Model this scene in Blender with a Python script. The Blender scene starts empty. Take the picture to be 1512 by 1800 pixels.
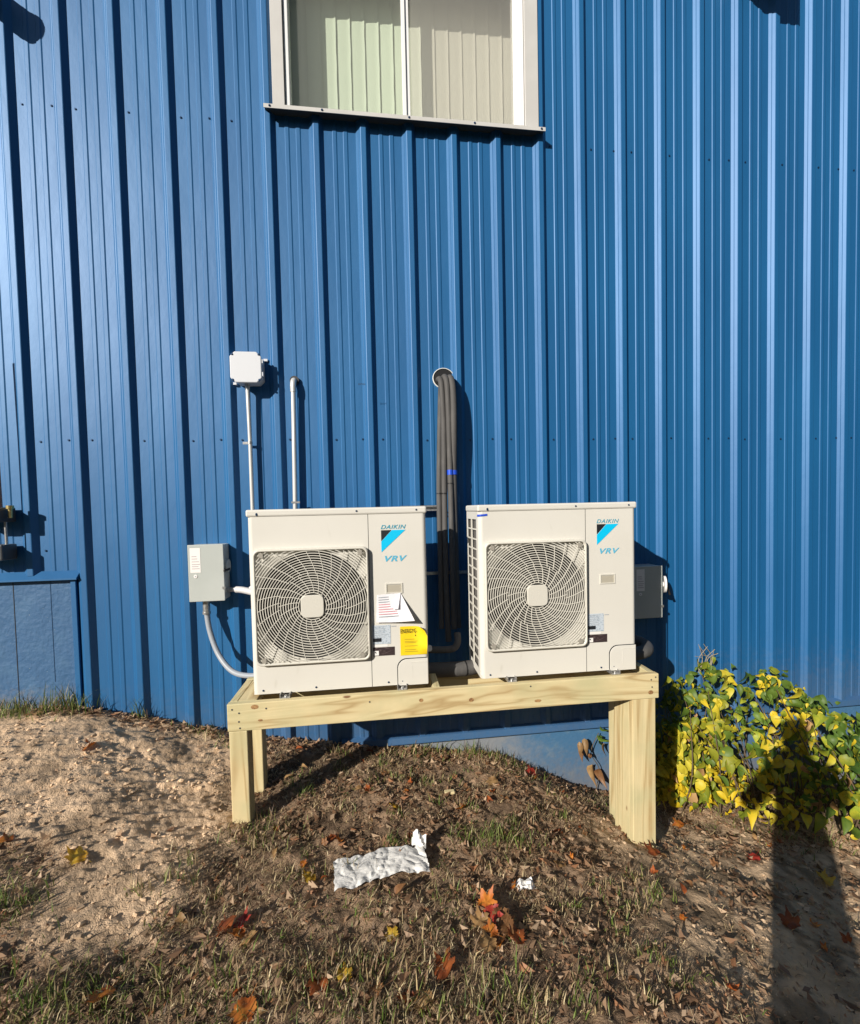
import bpy, bmesh, math, random
import numpy as np
from mathutils import Vector, Matrix
random.seed(7); RNG = np.random.default_rng(11)
sc = bpy.context.scene
COL = sc.collection

# ------------------------------------------------------------------ camera, sky, sun, exposure
cam_d = bpy.data.cameras.new('camera'); cam = bpy.data.objects.new('camera', cam_d); COL.objects.link(cam)
r_ = Vector((0.99257995, -0.11955067, -0.02219647)); d_ = Vector((-0.02610963, -0.03126583, -0.99917002)); f_ = Vector((0.11875746, 0.99233567, -0.03415526))
CAM = Vector((2.149, -2.995, 1.6))
m = Matrix((r_, -d_, -f_)).transposed().to_4x4(); m.translation = CAM; cam.matrix_world = m
cam_d.sensor_fit = 'HORIZONTAL'; cam_d.sensor_width = 36.0; cam_d.lens = 36.0 * 760 / 1512
cam_d.shift_y = 20 / 1512; cam_d.clip_start = 0.04; cam_d.clip_end = 400
sc.camera = cam
SUN = Vector((0.64439, 0.63498, -0.42610))                       # the way the light travels
EL = math.asin(-SUN.z)
w = bpy.data.worlds.new('World'); sc.world = w; w.use_nodes = True
nt = w.node_tree; bg = nt.nodes['Background']; sky = nt.nodes.new('ShaderNodeTexSky'); sky.sky_type = 'NISHITA'
sky.sun_disc = False; sky.sun_elevation = EL; sky.sun_rotation = math.atan2(-SUN.x, -SUN.y); sky.air_density = 1.0; sky.dust_density = 0.6
nt.links.new(sky.outputs[0], bg.inputs[0]); bg.inputs[1].default_value = 0.05
sl = bpy.data.lights.new('sun', 'SUN'); sl.energy = 5.0; sl.angle = math.radians(0.5); sl.color = (1.0, 0.93, 0.83)
so = bpy.data.objects.new('sun', sl); COL.objects.link(so); so.rotation_euler = SUN.to_track_quat('-Z', 'Y').to_euler(); so.location = (-6, -9, 8)
sc.view_settings.view_transform = 'Standard'; sc.view_settings.look = 'None'; sc.view_settings.gamma = 1.0
sc.view_settings.exposure = 0.32; sc.view_settings.use_curve_mapping = False
sc.cycles.max_bounces = 8; sc.cycles.transparent_max_bounces = 12

# ------------------------------------------------------------------ helpers
ORG = {}
def tag(o, label=None, cat=None, group=None, kind=None):
    if label: o['label'] = label
    if cat: o['category'] = cat
    if group: o['group'] = group
    if kind: o['kind'] = kind
    return o
def thing(name, label, cat, loc=(0, 0, 0), group=None, rz=0.0):
    o = bpy.data.objects.new(name, None); COL.objects.link(o); o.location = loc; o.rotation_euler = (0, 0, rz)
    o.empty_display_size = .1; ORG[o] = Vector(loc); return tag(o, label, cat, group)
class MB:
    def __init__(s): s.v = []; s.f = []; s.mi = []; s.sm = []
    def add(s, vs, fs, mi=0, smooth=False):
        n = len(s.v); s.v += [tuple(p) for p in vs]
        for f in fs: s.f.append(tuple(i + n for i in f)); s.mi.append(mi); s.sm.append(smooth)
        return s
    def box(s, x0, x1, y0, y1, z0, z1, mi=0, b=0.0):
        if b <= 0:
            return s.add([(x0,y0,z0),(x1,y0,z0),(x1,y1,z0),(x0,y1,z0),(x0,y0,z1),(x1,y0,z1),(x1,y1,z1),(x0,y1,z1)],
                         [(0,3,2,1),(4,5,6,7),(0,1,5,4),(1,2,6,5),(2,3,7,6),(3,0,4,7)], mi)
        bm = bmesh.new(); bmesh.ops.create_cube(bm, size=1)
        for v in bm.verts: v.co = Vector(((x0+x1)/2 + v.co.x*(x1-x0), (y0+y1)/2 + v.co.y*(y1-y0), (z0+z1)/2 + v.co.z*(z1-z0)))
        bmesh.ops.bevel(bm, geom=bm.edges[:], offset=b, segments=2, profile=.5, affect='EDGES')
        s.bm(bm, mi); return s
    def bm(s, bm, mi=0, smooth=False):
        bm.verts.index_update(); s.add([v.co[:] for v in bm.verts], [[v.index for v in f.verts] for f in bm.faces], mi, smooth); bm.free(); return s
    def tube(s, pts, r, seg=10, mi=0, caps=True):
        pts = [Vector(p) for p in pts]; n = len(pts); rr = r if isinstance(r, (list, tuple)) else [r]*n
        t0 = (pts[1]-pts[0]).normalized(); u = t0.orthogonal().normalized(); vs = []; 
        for i, p in enumerate(pts):
            t = ((pts[min(i+1,n-1)]-pts[max(i-1,0)])).normalized(); u = (u - t*u.dot(t)).normalized(); w_ = t.cross(u)
            for k in range(seg):
                a = 2*math.pi*k/seg; vs.append(p + (u*math.cos(a)+w_*math.sin(a))*rr[i])
        fs = [(i*seg+k, i*seg+(k+1)%seg, (i+1)*seg+(k+1)%seg, (i+1)*seg+k) for i in range(n-1) for k in range(seg)]
        s.add(vs, fs, mi, True)
        if caps:
            s.add(vs[:seg], [tuple(range(seg))[::-1]], mi); s.add(vs[-seg:], [tuple(range(seg))], mi)
        return s
    def prism(s, poly, y0, y1, mi=0):                              # polygon in x,z pushed along y
        n = len(poly); vs = [(x, y0, z) for x, z in poly] + [(x, y1, z) for x, z in poly]
        fs = [tuple(range(n)), tuple(range(2*n-1, n-1, -1))] + [(i, i+n, (i+1) % n + n, (i+1) % n) for i in range(n)]
        return s.add(vs, fs, mi)
    def disc(s, c, ax, r, h, seg=16, mi=0):
        c = Vector(c); ax = Vector(ax).normalized(); return s.tube([c, c+ax*h], r, seg, mi)
    def build(s, name, mat, parent=None, bevel=0.0):
        o0 = ORG.get(parent, Vector((0,0,0))); me = bpy.data.meshes.new(name)
        me.from_pydata([(p[0]-o0.x, p[1]-o0.y, p[2]-o0.z) for p in s.v], [], s.f)
        for q in (mat if isinstance(mat, (list, tuple)) else [mat]): me.materials.append(q)
        me.polygons.foreach_set('material_index', s.mi); me.polygons.foreach_set('use_smooth', s.sm); me.update()
        return link(name, me, parent, o0, bevel)
def link(name, me, parent=None, o0=Vector((0,0,0)), bevel=0.0):
    o = bpy.data.objects.new(name, me); COL.objects.link(o)
    if parent: o.parent = parent; ORG[o] = o0
    if bevel: b = o.modifiers.new('Bevel', 'BEVEL'); b.width = bevel; b.segments = 2; b.limit_method = 'ANGLE'
    return o
def bez(ps, n=16):                                                 # Catmull-Rom through the points
    ps = [Vector(p) for p in ps]; q = [ps[0]*2-ps[1]] + ps + [ps[-1]*2-ps[-2]]; out = []
    for i in range(1, len(q)-2):
        for k in range(n):
            t = k/n; a, b, c, d = q[i-1:i+3]
            out.append(.5*((2*b)+(c-a)*t+(2*a-5*b+4*c-d)*t*t+(3*b-a-3*c+d)*t**3))
    return out + [ps[-1]]
def np_mesh(name, V, F, mat, parent=None, col=None, smooth=False, kind=None):
    me = bpy.data.meshes.new(name); V = np.asarray(V, np.float32); o0 = ORG.get(parent, Vector((0,0,0)))
    V = V - np.array(o0, np.float32)
    F = [np.asarray(f, np.int32) for f in (F if isinstance(F, list) else [F])]
    me.vertices.add(len(V)); me.vertices.foreach_set('co', V.ravel())
    lt = np.concatenate([np.full(len(f), f.shape[1], np.int32) for f in F]); li = np.concatenate([f.ravel() for f in F])
    me.loops.add(len(li)); me.loops.foreach_set('vertex_index', li)
    me.polygons.add(len(lt)); me.polygons.foreach_set('loop_start', np.concatenate([[0], np.cumsum(lt)[:-1]]).astype(np.int32)); me.polygons.foreach_set('loop_total', lt)
    me.polygons.foreach_set('use_smooth', np.full(len(lt), smooth)); me.update(calc_edges=True)
    if col is not None:
        a = me.attributes.new('Col', 'FLOAT_COLOR', 'POINT'); a.data.foreach_set('color', np.c_[col, np.ones(len(V))].astype(np.float32).ravel())
    me.materials.append(mat); me.validate()
    o = link(name, me, parent, o0)
    return tag(o, kind=kind)

# ------------------------------------------------------------------ materials
def mat(name, col, rough=.5, metal=0.0, spec=.5, noise=None, bump=None, attr=None, coord='Object', var=None, coat=0):
    """noise=(scale, colour, lo, hi, stretch)  bump=(scale, strength, distance, stretch)"""
    mt = bpy.data.materials.new(name); mt.use_nodes = True; t = mt.node_tree; P = t.nodes['Principled BSDF']; N = t.nodes.new; L = t.links.new
    P.inputs['Base Color'].default_value = (*col, 1); P.inputs['Roughness'].default_value = rough; P.inputs['Metallic'].default_value = metal
    P.inputs['Specular IOR Level'].default_value = spec; P.inputs['Coat Weight'].default_value = coat
    tc = N('ShaderNodeTexCoord'); cur = None
    def tex(scale, stretch, detail=6):
        mp = N('ShaderNodeMapping'); mp.inputs['Scale'].default_value = stretch; L(tc.outputs[coord], mp.inputs[0])
        n = N('ShaderNodeTexNoise'); n.inputs['Scale'].default_value = scale; n.inputs['Detail'].default_value = detail; L(mp.outputs[0], n.inputs[0]); return n.outputs['Fac']
    if attr:
        a = N('ShaderNodeAttribute'); a.attribute_name = attr; cur = a.outputs['Color']
    for ns in (noise or []):
        scale, c2, lo, hi, st = ns; mr = N('ShaderNodeMapRange'); mr.inputs[1].default_value = lo; mr.inputs[2].default_value = hi; mr.interpolation_type = 'SMOOTHSTEP'
        L(tex(scale, st), mr.inputs[0]); mx = N('ShaderNodeMix'); mx.data_type = 'RGBA'; L(mr.outputs[0], mx.inputs[0])
        if cur is None: mx.inputs[6].default_value = (*col, 1)
        else: L(cur, mx.inputs[6])
        mx.inputs[7].default_value = (*c2, 1); cur = mx.outputs[2]
    if var:
        oi = N('ShaderNodeObjectInfo'); hs = N('ShaderNodeHueSaturation'); mr = N('ShaderNodeMapRange'); mr.inputs[3].default_value = 1-var; mr.inputs[4].default_value = 1+var
        L(oi.outputs['Random'], mr.inputs[0]); L(mr.outputs[0], hs.inputs['Value'])
        if cur is None: hs.inputs['Color'].default_value = (*col, 1)
        else: L(cur, hs.inputs['Color'])
        cur = hs.outputs[0]
    if cur is not None: L(cur, P.inputs['Base Color'])
    prev = None
    for bs in (bump or []):
        scale, stg, dist, st = bs; b = N('ShaderNodeBump'); b.inputs['Strength'].default_value = stg; b.inputs['Distance'].default_value = dist; L(tex(scale, st), b.inputs['Height'])
        if prev: L(prev, b.inputs['Normal'])
        prev = b.outputs[0]
    if prev: L(prev, P.inputs['Normal'])
    return mt
S1 = (1, 1, 1)
def wear(mt, axis, a, b, col, nscale, namp, amount=1.0):           # dirt or bare patches: a noisy edge along one axis of the object
    t = mt.node_tree; N = t.nodes.new; L = t.links.new; P = t.nodes['Principled BSDF']; tc = N('ShaderNodeTexCoord'); sp = N('ShaderNodeSeparateXYZ'); L(tc.outputs['Object'], sp.inputs[0])
    n = N('ShaderNodeTexNoise'); n.inputs['Scale'].default_value = nscale; n.inputs['Detail'].default_value = 8; n.inputs['Roughness'].default_value = .7; L(tc.outputs['Object'], n.inputs[0])
    ma = N('ShaderNodeMath'); ma.operation = 'MULTIPLY_ADD'; ma.inputs[1].default_value = namp; L(n.outputs['Fac'], ma.inputs[0]); L(sp.outputs[axis], ma.inputs[2])
    mr = N('ShaderNodeMapRange'); mr.interpolation_type = 'SMOOTHSTEP'; mr.inputs[1].default_value = a + namp*.5; mr.inputs[2].default_value = b + namp*.5; mr.inputs[3].default_value = 0; mr.inputs[4].default_value = amount; L(ma.outputs[0], mr.inputs[0])
    mx = N('ShaderNodeMix'); mx.data_type = 'RGBA'; L(mr.outputs[0], mx.inputs[0]); mx.inputs[7].default_value = (*col, 1); src = P.inputs['Base Color']
    if src.links: L(src.links[0].from_socket, mx.inputs[6])
    else: mx.inputs[6].default_value = src.default_value
    L(mx.outputs[2], src)
M = {}
M['blue'] = mat('blue_steel', (.005, .100, .268), .53, metal=.16, spec=.66, noise=[(2.2, (.007, .116, .298), .35, .7, (1, 1, .25)), (60, (.004, .086, .24), .62, .8, (1, 1, .02))], bump=[(2.6, .42, .02, (1, 1, .45)), (700, .04, .001, S1)])
M['blue_paint'] = mat('blue_masonry_paint', (.032, .105, .23), .62, noise=[(7, (.045, .125, .25), .45, .7, S1), (70, (.20, .26, .31), .70, .76, S1), (30, (.02, .06, .12), .68, .78, S1)], bump=[(38, .45, .01, S1), (6, .3, .03, S1)])
M['found'] = mat('painted_foundation', (.045, .135, .26), .7, noise=[(9, (.09, .17, .26), .5, .75, S1)], bump=[(45, .4, .006, S1)])
wear(M['blue'], 2, .55, -.1, (.20, .17, .13), 22, 1.0, .22)
wear(M['found'], 0, 1.05, .45, (.24, .24, .24), 7, 1.0, .8); wear(M['found'], 2, -.1, -.6, (.20, .16, .12), 25, .5, .6); wear(M['blue_paint'], 2, .55, .30, (.22, .19, .15), 25, .5, .6)
M['screw'] = mat('screw_head', (.02, .06, .14), .35, .5)
M['white_vinyl'] = mat('white_vinyl', (.80, .80, .80), .35)
M['casing'] = mat('grey_casing', (.52, .51, .49), .5, noise=[(5, (.56, .55, .53), .4, .7, S1)])
M['slat'] = mat('cream_slat', (.72, .71, .64), .6, bump=[(6, .3, .01, (1, 1, .6))])
M['room'] = mat('interior_paint', (.55, .53, .48), .8)
M['roof'] = mat('dark_roof', (.05, .05, .055), .7, noise=[(8, (.08, .08, .08), .4, .7, S1)])
M['cream'] = mat('cream_enamel', (.63, .612, .558), .42, noise=[(3, (.65, .632, .58), .4, .65, S1), (14, (.56, .54, .48), .66, .8, (1, 1, .3))], bump=[(900, .05, .0005, S1)])
M['cream2'] = mat('cream_plastic', (.60, .58, .515), .45)
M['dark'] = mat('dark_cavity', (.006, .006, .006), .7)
M['fan'] = mat('fan_plastic', (.010, .010, .010), .6)
M['fins'] = mat('coil_fins', (.16, .15, .14), .45, .4, bump=[(500, .6, .002, (1, .02, .3))])
M['galv'] = mat('galvanised_steel', (.55, .55, .54), .38, .8, noise=[(60, (.42, .42, .42), .45, .6, S1)])
M['emt'] = mat('conduit_steel', (.70, .70, .68), .36, .35, noise=[(20, (.6, .6, .59), .45, .65, (1, 1, .1))])
M['pvc'] = mat('white_pvc', (.74, .74, .70), .4)
M['grey_pvc'] = mat('grey_box_plastic', (.60, .62, .66), .5)
M['box_grey'] = mat('grey_box_enamel', (.42, .45, .43), .45, noise=[(4, (.45, .48, .46), .4, .65, S1)])
M['foam'] = mat('grey_pipe_foam', (.072, .069, .067), .72, noise=[(30, (.092, .088, .085), .45, .7, (1, 1, .3))], bump=[(160, .25, .002, S1)])
M['flex'] = mat('grey_flex_conduit', (.30, .33, .37), .45)
M['black'] = mat('black_plastic', (.01, .01, .011), .5)
M['tape'] = mat('blue_tape', (.01, .07, .55), .5)
M['cyan'] = mat('cyan_print', (.0, .50, .82), .45)
M['teal'] = mat('teal_print', (.03, .30, .42), .45)
M['ink'] = mat('black_print', (.012, .014, .018), .5)
M['pale_ink'] = mat('grey_print', (.33, .36, .40), .6)
M['pink'] = mat('red_print', (.62, .30, .34), .6)
M['sticker'] = mat('sticker_paper', (.50, .56, .62), .5, noise=[(90, (.30, .37, .44), .52, .62, (1, 1, 1.6))])
M['stwhite'] = mat('white_sticker', (.78, .76, .74), .5)
M['warn'] = mat('dark_sticker', (.035, .022, .024), .5, noise=[(120, (.16, .12, .12), .55, .66, (.5, 1, 3))])
M['paper'] = mat('white_paper', (.74, .73, .76), .75, bump=[(14, .35, .02, S1)])
M['yellow'] = mat('yellow_paper', (.80, .58, .01), .55, bump=[(9, .3, .02, S1)])
M['tissue'] = mat('crumpled_paper', (.76, .75, .72), .85, noise=[(16, (.62, .58, .50), .62, .78, S1)], bump=[(30, .35, .010, S1)])
M['brass'] = mat('brass', (.62, .50, .22), .35, .8)
M['darkgrey'] = mat('dark_grey_metal', (.07, .075, .08), .45, .2)
def wood(name, st, knots=True):
    mt = bpy.data.materials.new(name); mt.use_nodes = True; t = mt.node_tree; P = t.nodes['Principled BSDF']; N = t.nodes.new; L = t.links.new
    tc = N('ShaderNodeTexCoord'); oi = N('ShaderNodeObjectInfo'); ad = N('ShaderNodeVectorMath'); ad.operation = 'ADD'; sc_ = N('ShaderNodeVectorMath'); sc_.operation = 'SCALE'; sc_.inputs['Scale'].default_value = 7
    L(oi.outputs['Random'], sc_.inputs[0]); L(tc.outputs['Object'], ad.inputs[0]); L(sc_.outputs[0], ad.inputs[1])
    mp = N('ShaderNodeMapping'); mp.inputs['Scale'].default_value = st; L(ad.outputs[0], mp.inputs[0])
    n0 = N('ShaderNodeTexNoise'); n0.inputs['Scale'].default_value = 3.0; n0.inputs['Detail'].default_value = 3; n0.inputs['Distortion'].default_value = .6; L(mp.outputs[0], n0.inputs[0])
    mu = N('ShaderNodeMath'); mu.operation = 'MULTIPLY'; mu.inputs[1].default_value = 14; L(n0.outputs['Fac'], mu.inputs[0]); fr = N('ShaderNodeMath'); fr.operation = 'PINGPONG'; fr.inputs[1].default_value = 1; L(mu.outputs[0], fr.inputs[0])
    cr = N('ShaderNodeValToRGB'); e = cr.color_ramp.elements; e[0].position = 0; e[0].color = (.64, .54, .31, 1); e[1].position = 1; e[1].color = (.42, .30, .14, 1)
    x = e.new(.6); x.color = (.60, .49, .27, 1); L(fr.outputs[0], cr.inputs[0])
    n2 = N('ShaderNodeTexNoise'); n2.inputs['Scale'].default_value = 4; n2.inputs['Detail'].default_value = 4; L(ad.outputs[0], n2.inputs[0])
    mr = N('ShaderNodeMapRange'); mr.inputs[1].default_value = .45; mr.inputs[2].default_value = .72; L(n2.outputs['Fac'], mr.inputs[0])
    mx = N('ShaderNodeMix'); mx.data_type = 'RGBA'; L(mr.outputs[0], mx.inputs[0]); L(cr.outputs[0], mx.inputs[6]); mx.inputs[7].default_value = (.49, .45, .25, 1)
    vo = N('ShaderNodeTexVoronoi'); vo.inputs['Scale'].default_value = 4.2; vo.inputs['Randomness'].default_value = 1
    mk = N('ShaderNodeMapping'); mk.inputs['Scale'].default_value = tuple(.75 if s < .3 else 1.5 for s in st); L(ad.outputs[0], mk.inputs[0]); L(mk.outputs[0], vo.inputs[0])
    kr = N('ShaderNodeMapRange'); kr.inputs[1].default_value = .085; kr.inputs[2].default_value = .055; L(vo.outputs['Distance'], kr.inputs[0])
    mx2 = N('ShaderNodeMix'); mx2.data_type = 'RGBA'; L(kr.outputs[0], mx2.inputs[0]); L(mx.outputs[2], mx2.inputs[6]); mx2.inputs[7].default_value = (.20, .10, .04, 1)
    L(mx2.outputs[2], P.inputs['Base Color']); P.inputs['Roughness'].default_value = .68
    b = N('ShaderNodeBump'); b.inputs['Strength'].default_value = .25; b.inputs['Distance'].default_value = .004; L(fr.outputs[0], b.inputs['Height']); L(b.outputs[0], P.inputs['Normal'])
    return mt
M['wood_x'] = wood('pine_along_x', (.22, 2.2, 2.2)); M['wood_y'] = wood('pine_along_y', (2.2, .22, 2.2)); M['wood_z'] = wood('pine_along_z', (2.2, 2.2, .16))
def glass(name, tint, dust):
    mt = bpy.data.materials.new(name); mt.use_nodes = True; t = mt.node_tree; t.nodes.remove(t.nodes['Principled BSDF']); N = t.nodes.new; L = t.links.new; out = t.nodes['Material Output']
    tr = N('ShaderNodeBsdfTransparent'); tr.inputs[0].default_value = (*tint, 1); gl = N('ShaderNodeBsdfGlossy'); gl.inputs['Roughness'].default_value = .02
    fr = N('ShaderNodeFresnel'); fr.inputs[0].default_value = 1.52; ge = N('ShaderNodeNewGeometry'); iv = N('ShaderNodeMath'); iv.operation = 'SUBTRACT'; iv.inputs[0].default_value = 1; L(ge.outputs['Backfacing'], iv.inputs[1]); mu = N('ShaderNodeMath'); mu.operation = 'MULTIPLY'; L(fr.outputs[0], mu.inputs[0]); L(iv.outputs[0], mu.inputs[1])
    mx = N('ShaderNodeMixShader'); L(mu.outputs[0], mx.inputs[0]); L(tr.outputs[0], mx.inputs[1]); L(gl.outputs[0], mx.inputs[2])
    df = N('ShaderNodeBsdfDiffuse'); df.inputs[0].default_value = (.75, .74, .71, 1); tl = N('ShaderNodeBsdfTranslucent'); tl.inputs[0].default_value = (.75, .74, .71, 1); m1 = N('ShaderNodeMixShader'); L(df.outputs[0], m1.inputs[1]); L(tl.outputs[0], m1.inputs[2]); m2 = N('ShaderNodeMixShader'); m2.inputs[0].default_value = dust; L(mx.outputs[0], m2.inputs[1]); L(m1.outputs[0], m2.inputs[2]); L(m2.outputs[0], out.inputs[0]); return mt
M['glass_l'] = glass('green_tint_glass', (.91, .95, .91), .10); M['glass_r'] = glass('dusty_glass', (.93, .93, .91), .20)
def leafmat(name, col, col2, attr=None, var=.25):
    mt = mat(name, col, .5, spec=.35, noise=None if attr else [(2.3, col2, .40, .60, S1), (9, tuple(c*.62 for c in col), .60, .75, S1)], attr=attr, var=None if attr else var); t = mt.node_tree; P = t.nodes['Principled BSDF']; N = t.nodes.new
    tl = N('ShaderNodeBsdfTranslucent'); mx = N('ShaderNodeMixShader'); mx.inputs[0].default_value = .28
    src = P.inputs['Base Color'].links[0].from_socket; t.links.new(src, tl.inputs[0]); t.links.new(P.outputs[0], mx.inputs[1]); t.links.new(tl.outputs[0], mx.inputs[2]); t.links.new(mx.outputs[0], t.nodes['Material Output'].inputs[0]); return mt
M['grass'] = leafmat('grass_blades', (.2, .2, .1), (.2, .2, .1), 'Col'); M['litter'] = leafmat('leaf_litter', (.2, .1, .1), (.2, .1, .1), 'Col')
M['soil'] = mat('soil', (.3, .2, .1), .95, spec=.1, attr='Col', bump=[(55, .7, .012, S1), (220, .6, .005, S1)])
M['clod'] = mat('soil_clod', (.3, .2, .1), .95, spec=.1, attr='Col')
M['stem'] = mat('vine_stem', (.10, .07, .04), .8)
LM = {'green': leafmat('leaf_green', (.085, .155, .022), (.13, .20, .03)), 'lime': leafmat('leaf_lime', (.24, .30, .03), (.36, .36, .03)),
      'yellow': leafmat('leaf_yellow', (.58, .42, .02), (.48, .42, .04)), 'deep': leafmat('leaf_deep_green', (.045, .10, .022), (.07, .13, .025)),
      'tan': leafmat('leaf_tan', (.40, .25, .11), (.30, .17, .07)), 'brown': leafmat('leaf_brown', (.20, .09, .035), (.28, .14, .06)), 'orange': leafmat('leaf_orange', (.55, .20, .03), (.40, .11, .02)),
      'rust': leafmat('leaf_rust', (.36, .10, .025), (.20, .05, .015)), 'red': leafmat('leaf_red', (.38, .04, .025), (.26, .03, .02)), 'gold': leafmat('leaf_gold', (.66, .44, .05), (.55, .30, .03))}

# ------------------------------------------------------------------ ground
GC = np.array([(-2,0,.46),(-1,0,.43),(-.25,0,.40),(.24,0,.365),(.7,0,.25),(1.1,0,.14),(1.6,0,.045),(2.09,0,-.036),(2.6,0,-.13),(3.07,0,-.236),(3.43,0,-.43),(3.6,0,-.5),(4.4,0,-.6),(6,0,-.72),(8,0,-.8),
(1.42,-.73,.03),(3.57,-.66,-.36),(1.40,-.42,.01),(2.5,-.73,-.13),(4.4,-.7,-.52),(6,-.7,-.68),(.3,-.7,.33),(-.6,-.7,.40),
(-1.5,-1.8,.32),(0,-1.7,.25),(1.3,-1.6,.07),(2.4,-1.6,-.04),(3.6,-1.5,-.24),(5,-1.6,-.5),(7,-1.6,-.7),
(-1.5,-3.2,.36),(0,-3.2,.33),(2.1,-3.4,.24),(4,-3.2,.0),(6.5,-3.2,-.4),(0,-6,.35),(3,-6,.25),(7,-6,-.1),(-2,-6,.4)])
def _tps(r2): return np.where(r2 > 1e-12, .5*r2*np.log(np.maximum(r2, 1e-12)), 0)
_n = len(GC); _A = np.zeros((_n+3, _n+3)); _A[:_n, :_n] = _tps(((GC[:, None, :2]-GC[None, :, :2])**2).sum(-1)) + np.eye(_n)*.01
_A[:_n, _n] = 1; _A[:_n, _n+1:] = GC[:, :2]; _A[_n, :_n] = 1; _A[_n+1:, :_n] = GC[:, :2].T
_W = np.linalg.solve(_A, np.r_[GC[:, 2], 0, 0, 0])
def H0(x, y):
    x = np.clip(np.asarray(x, float), -2.5, 8.5); y = np.clip(np.asarray(y, float), -6, .3); o = _W[_n] + _W[_n+1]*x + _W[_n+2]*y
    for i in range(_n): o = o + _W[i]*_tps((x-GC[i, 0])**2 + (y-GC[i, 1])**2)
    return o
def vn(x, y, s, seed=0):                                           # value noise, -1..1
    x = np.asarray(x, float)/s + seed*17.3; y = np.asarray(y, float)/s + seed*5.7; xi = np.floor(x).astype(np.int64); yi = np.floor(y).astype(np.int64); fx = x-xi; fy = y-yi
    fx = fx*fx*(3-2*fx); fy = fy*fy*(3-2*fy)
    def h(a, b):
        n = (a*374761393 + b*668265263 + seed*982451653) & 0xffffffff; n = ((n ^ (n >> 13))*1274126177) & 0xffffffff; return ((n ^ (n >> 16)) & 0xffff)/32767.5 - 1
    return (h(xi, yi)*(1-fx)+h(xi+1, yi)*fx)*(1-fy) + (h(xi, yi+1)*(1-fx)+h(xi+1, yi+1)*fx)*fy
def ss(a, b, x): t = np.clip((x-a)/(b-a), 0, 1); return t*t*(3-2*t)
def sandy(x, y):                                                   # the bare sandy bank at the left
    wob = .10*vn(x, y, .35, 3) + .07*vn(x, y, .12, 4)
    return ss(.10, -.10, x - 1.36 + wob) * ss(-1.50, -1.32, y + wob) * (1 - .8*ss(-1.0, -1.15, y+wob)*ss(.95, .75, x))
def bare_r(x, y):                                                  # the trodden earth at the right
    wob = .16*vn(x, y, .4, 5) + .08*vn(x, y, .14, 6)
    return ss(3.1, 3.5, x + wob) * ss(-.25, -.6, y + wob*.5)
def H(x, y):
    x = np.asarray(x, float); y = np.asarray(y, float); s = sandy(x, y); b = bare_r(x, y); near = ss(.0, -.06, y)
    u = x*.86 + y*.5; v = -x*.5 + y*.86
    h = .018*vn(x, y, .30, 1) + (1-.75*s)*(.010*vn(x, y, .11, 2) + .006*vn(x, y, .05, 8)) + .0028*vn(x, y, .022, 9)
    led = ss(.15, .30, vn(u/2.2, v, .13, 12) + .4*vn(x, y, .05, 13)) + ss(-.2, -.05, vn(u/2.5, v, .10, 15) + .4*vn(x, y, .04, 16))
    h = h + s*(.006*led + .007*vn(u/5, v, .030, 14) + .005*vn(u/4, v, .014, 19) + .012*ss(.45, .6, vn(u/1.6, v, .16, 26)) + .003*vn(x, y, .012, 27)) + (1-s)*(1-b)*.007*vn(x, y, .035, 17) + b*(.007*vn(u/2.5, -v, .045, 18))
    return H0(x, y) + h*(.4+.6*near)
def axis(parts):
    return np.concatenate([np.linspace(a, b, n, endpoint=False) for a, b, n in parts[:-1]] + [np.linspace(parts[-1][0], parts[-1][1], parts[-1][2]+1)])
gx = axis([(-120, -8, 14), (-8, -.4, 50), (-.4, 6.2, 780), (6.2, 12, 40), (12, 120, 14)])
gy = axis([(-160, -8, 14), (-8, -2.3, 60), (-2.3, .12, 290), (.12, .35, 4)])
X, Y = np.meshgrid(gx, gy); Z = H(X, Y)
def soil_col(x, y):
    s = sandy(x, y)[..., None]; b = bare_r(x, y)[..., None]; n1 = vn(x, y, .2, 21)[..., None]; n2 = vn(x, y, .06, 22)[..., None]; n3 = vn(x, y, .018, 23)[..., None]
    sand = np.array((.60, .43, .28))*(1 + .16*n1 + .16*n2 + .12*n3); hum = np.array((.265, .180, .116))*(1 + .25*n1 + .3*n2 + .25*n3); br = np.array((.43, .31, .20))*(1 + .16*n1 + .2*n2 + .12*n3)
    dk = ss(.25, .6, vn(x, y, .16, 24) + .5*vn(x, y, .05, 25))[..., None]*.45
    c = hum*(1-b) + br*b; c = c*(1-s) + sand*s; far = np.maximum(np.maximum(ss(-2.1, -2.9, y), ss(7.0, 8.0, x)), ss(-.6, -1.6, x))[..., None]; c = c*(1-far) + np.array((.060, .068, .028))*(1+.3*n1)*far
    return np.clip(c*(1-dk*(1-.35*s)), 0, 1)
nxv, nyv = len(gx), len(gy); idx = np.arange(nxv*nyv).reshape(nyv, nxv)
quads = np.stack([idx[:-1, :-1], idx[:-1, 1:], idx[1:, 1:], idx[1:, :-1]], -1).reshape(-1, 4)
np_mesh('ground', np.stack([X, Y, Z], -1).reshape(-1, 3), quads, M['soil'], col=soil_col(X, Y).reshape(-1, 3), smooth=True, kind='structure')

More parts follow.
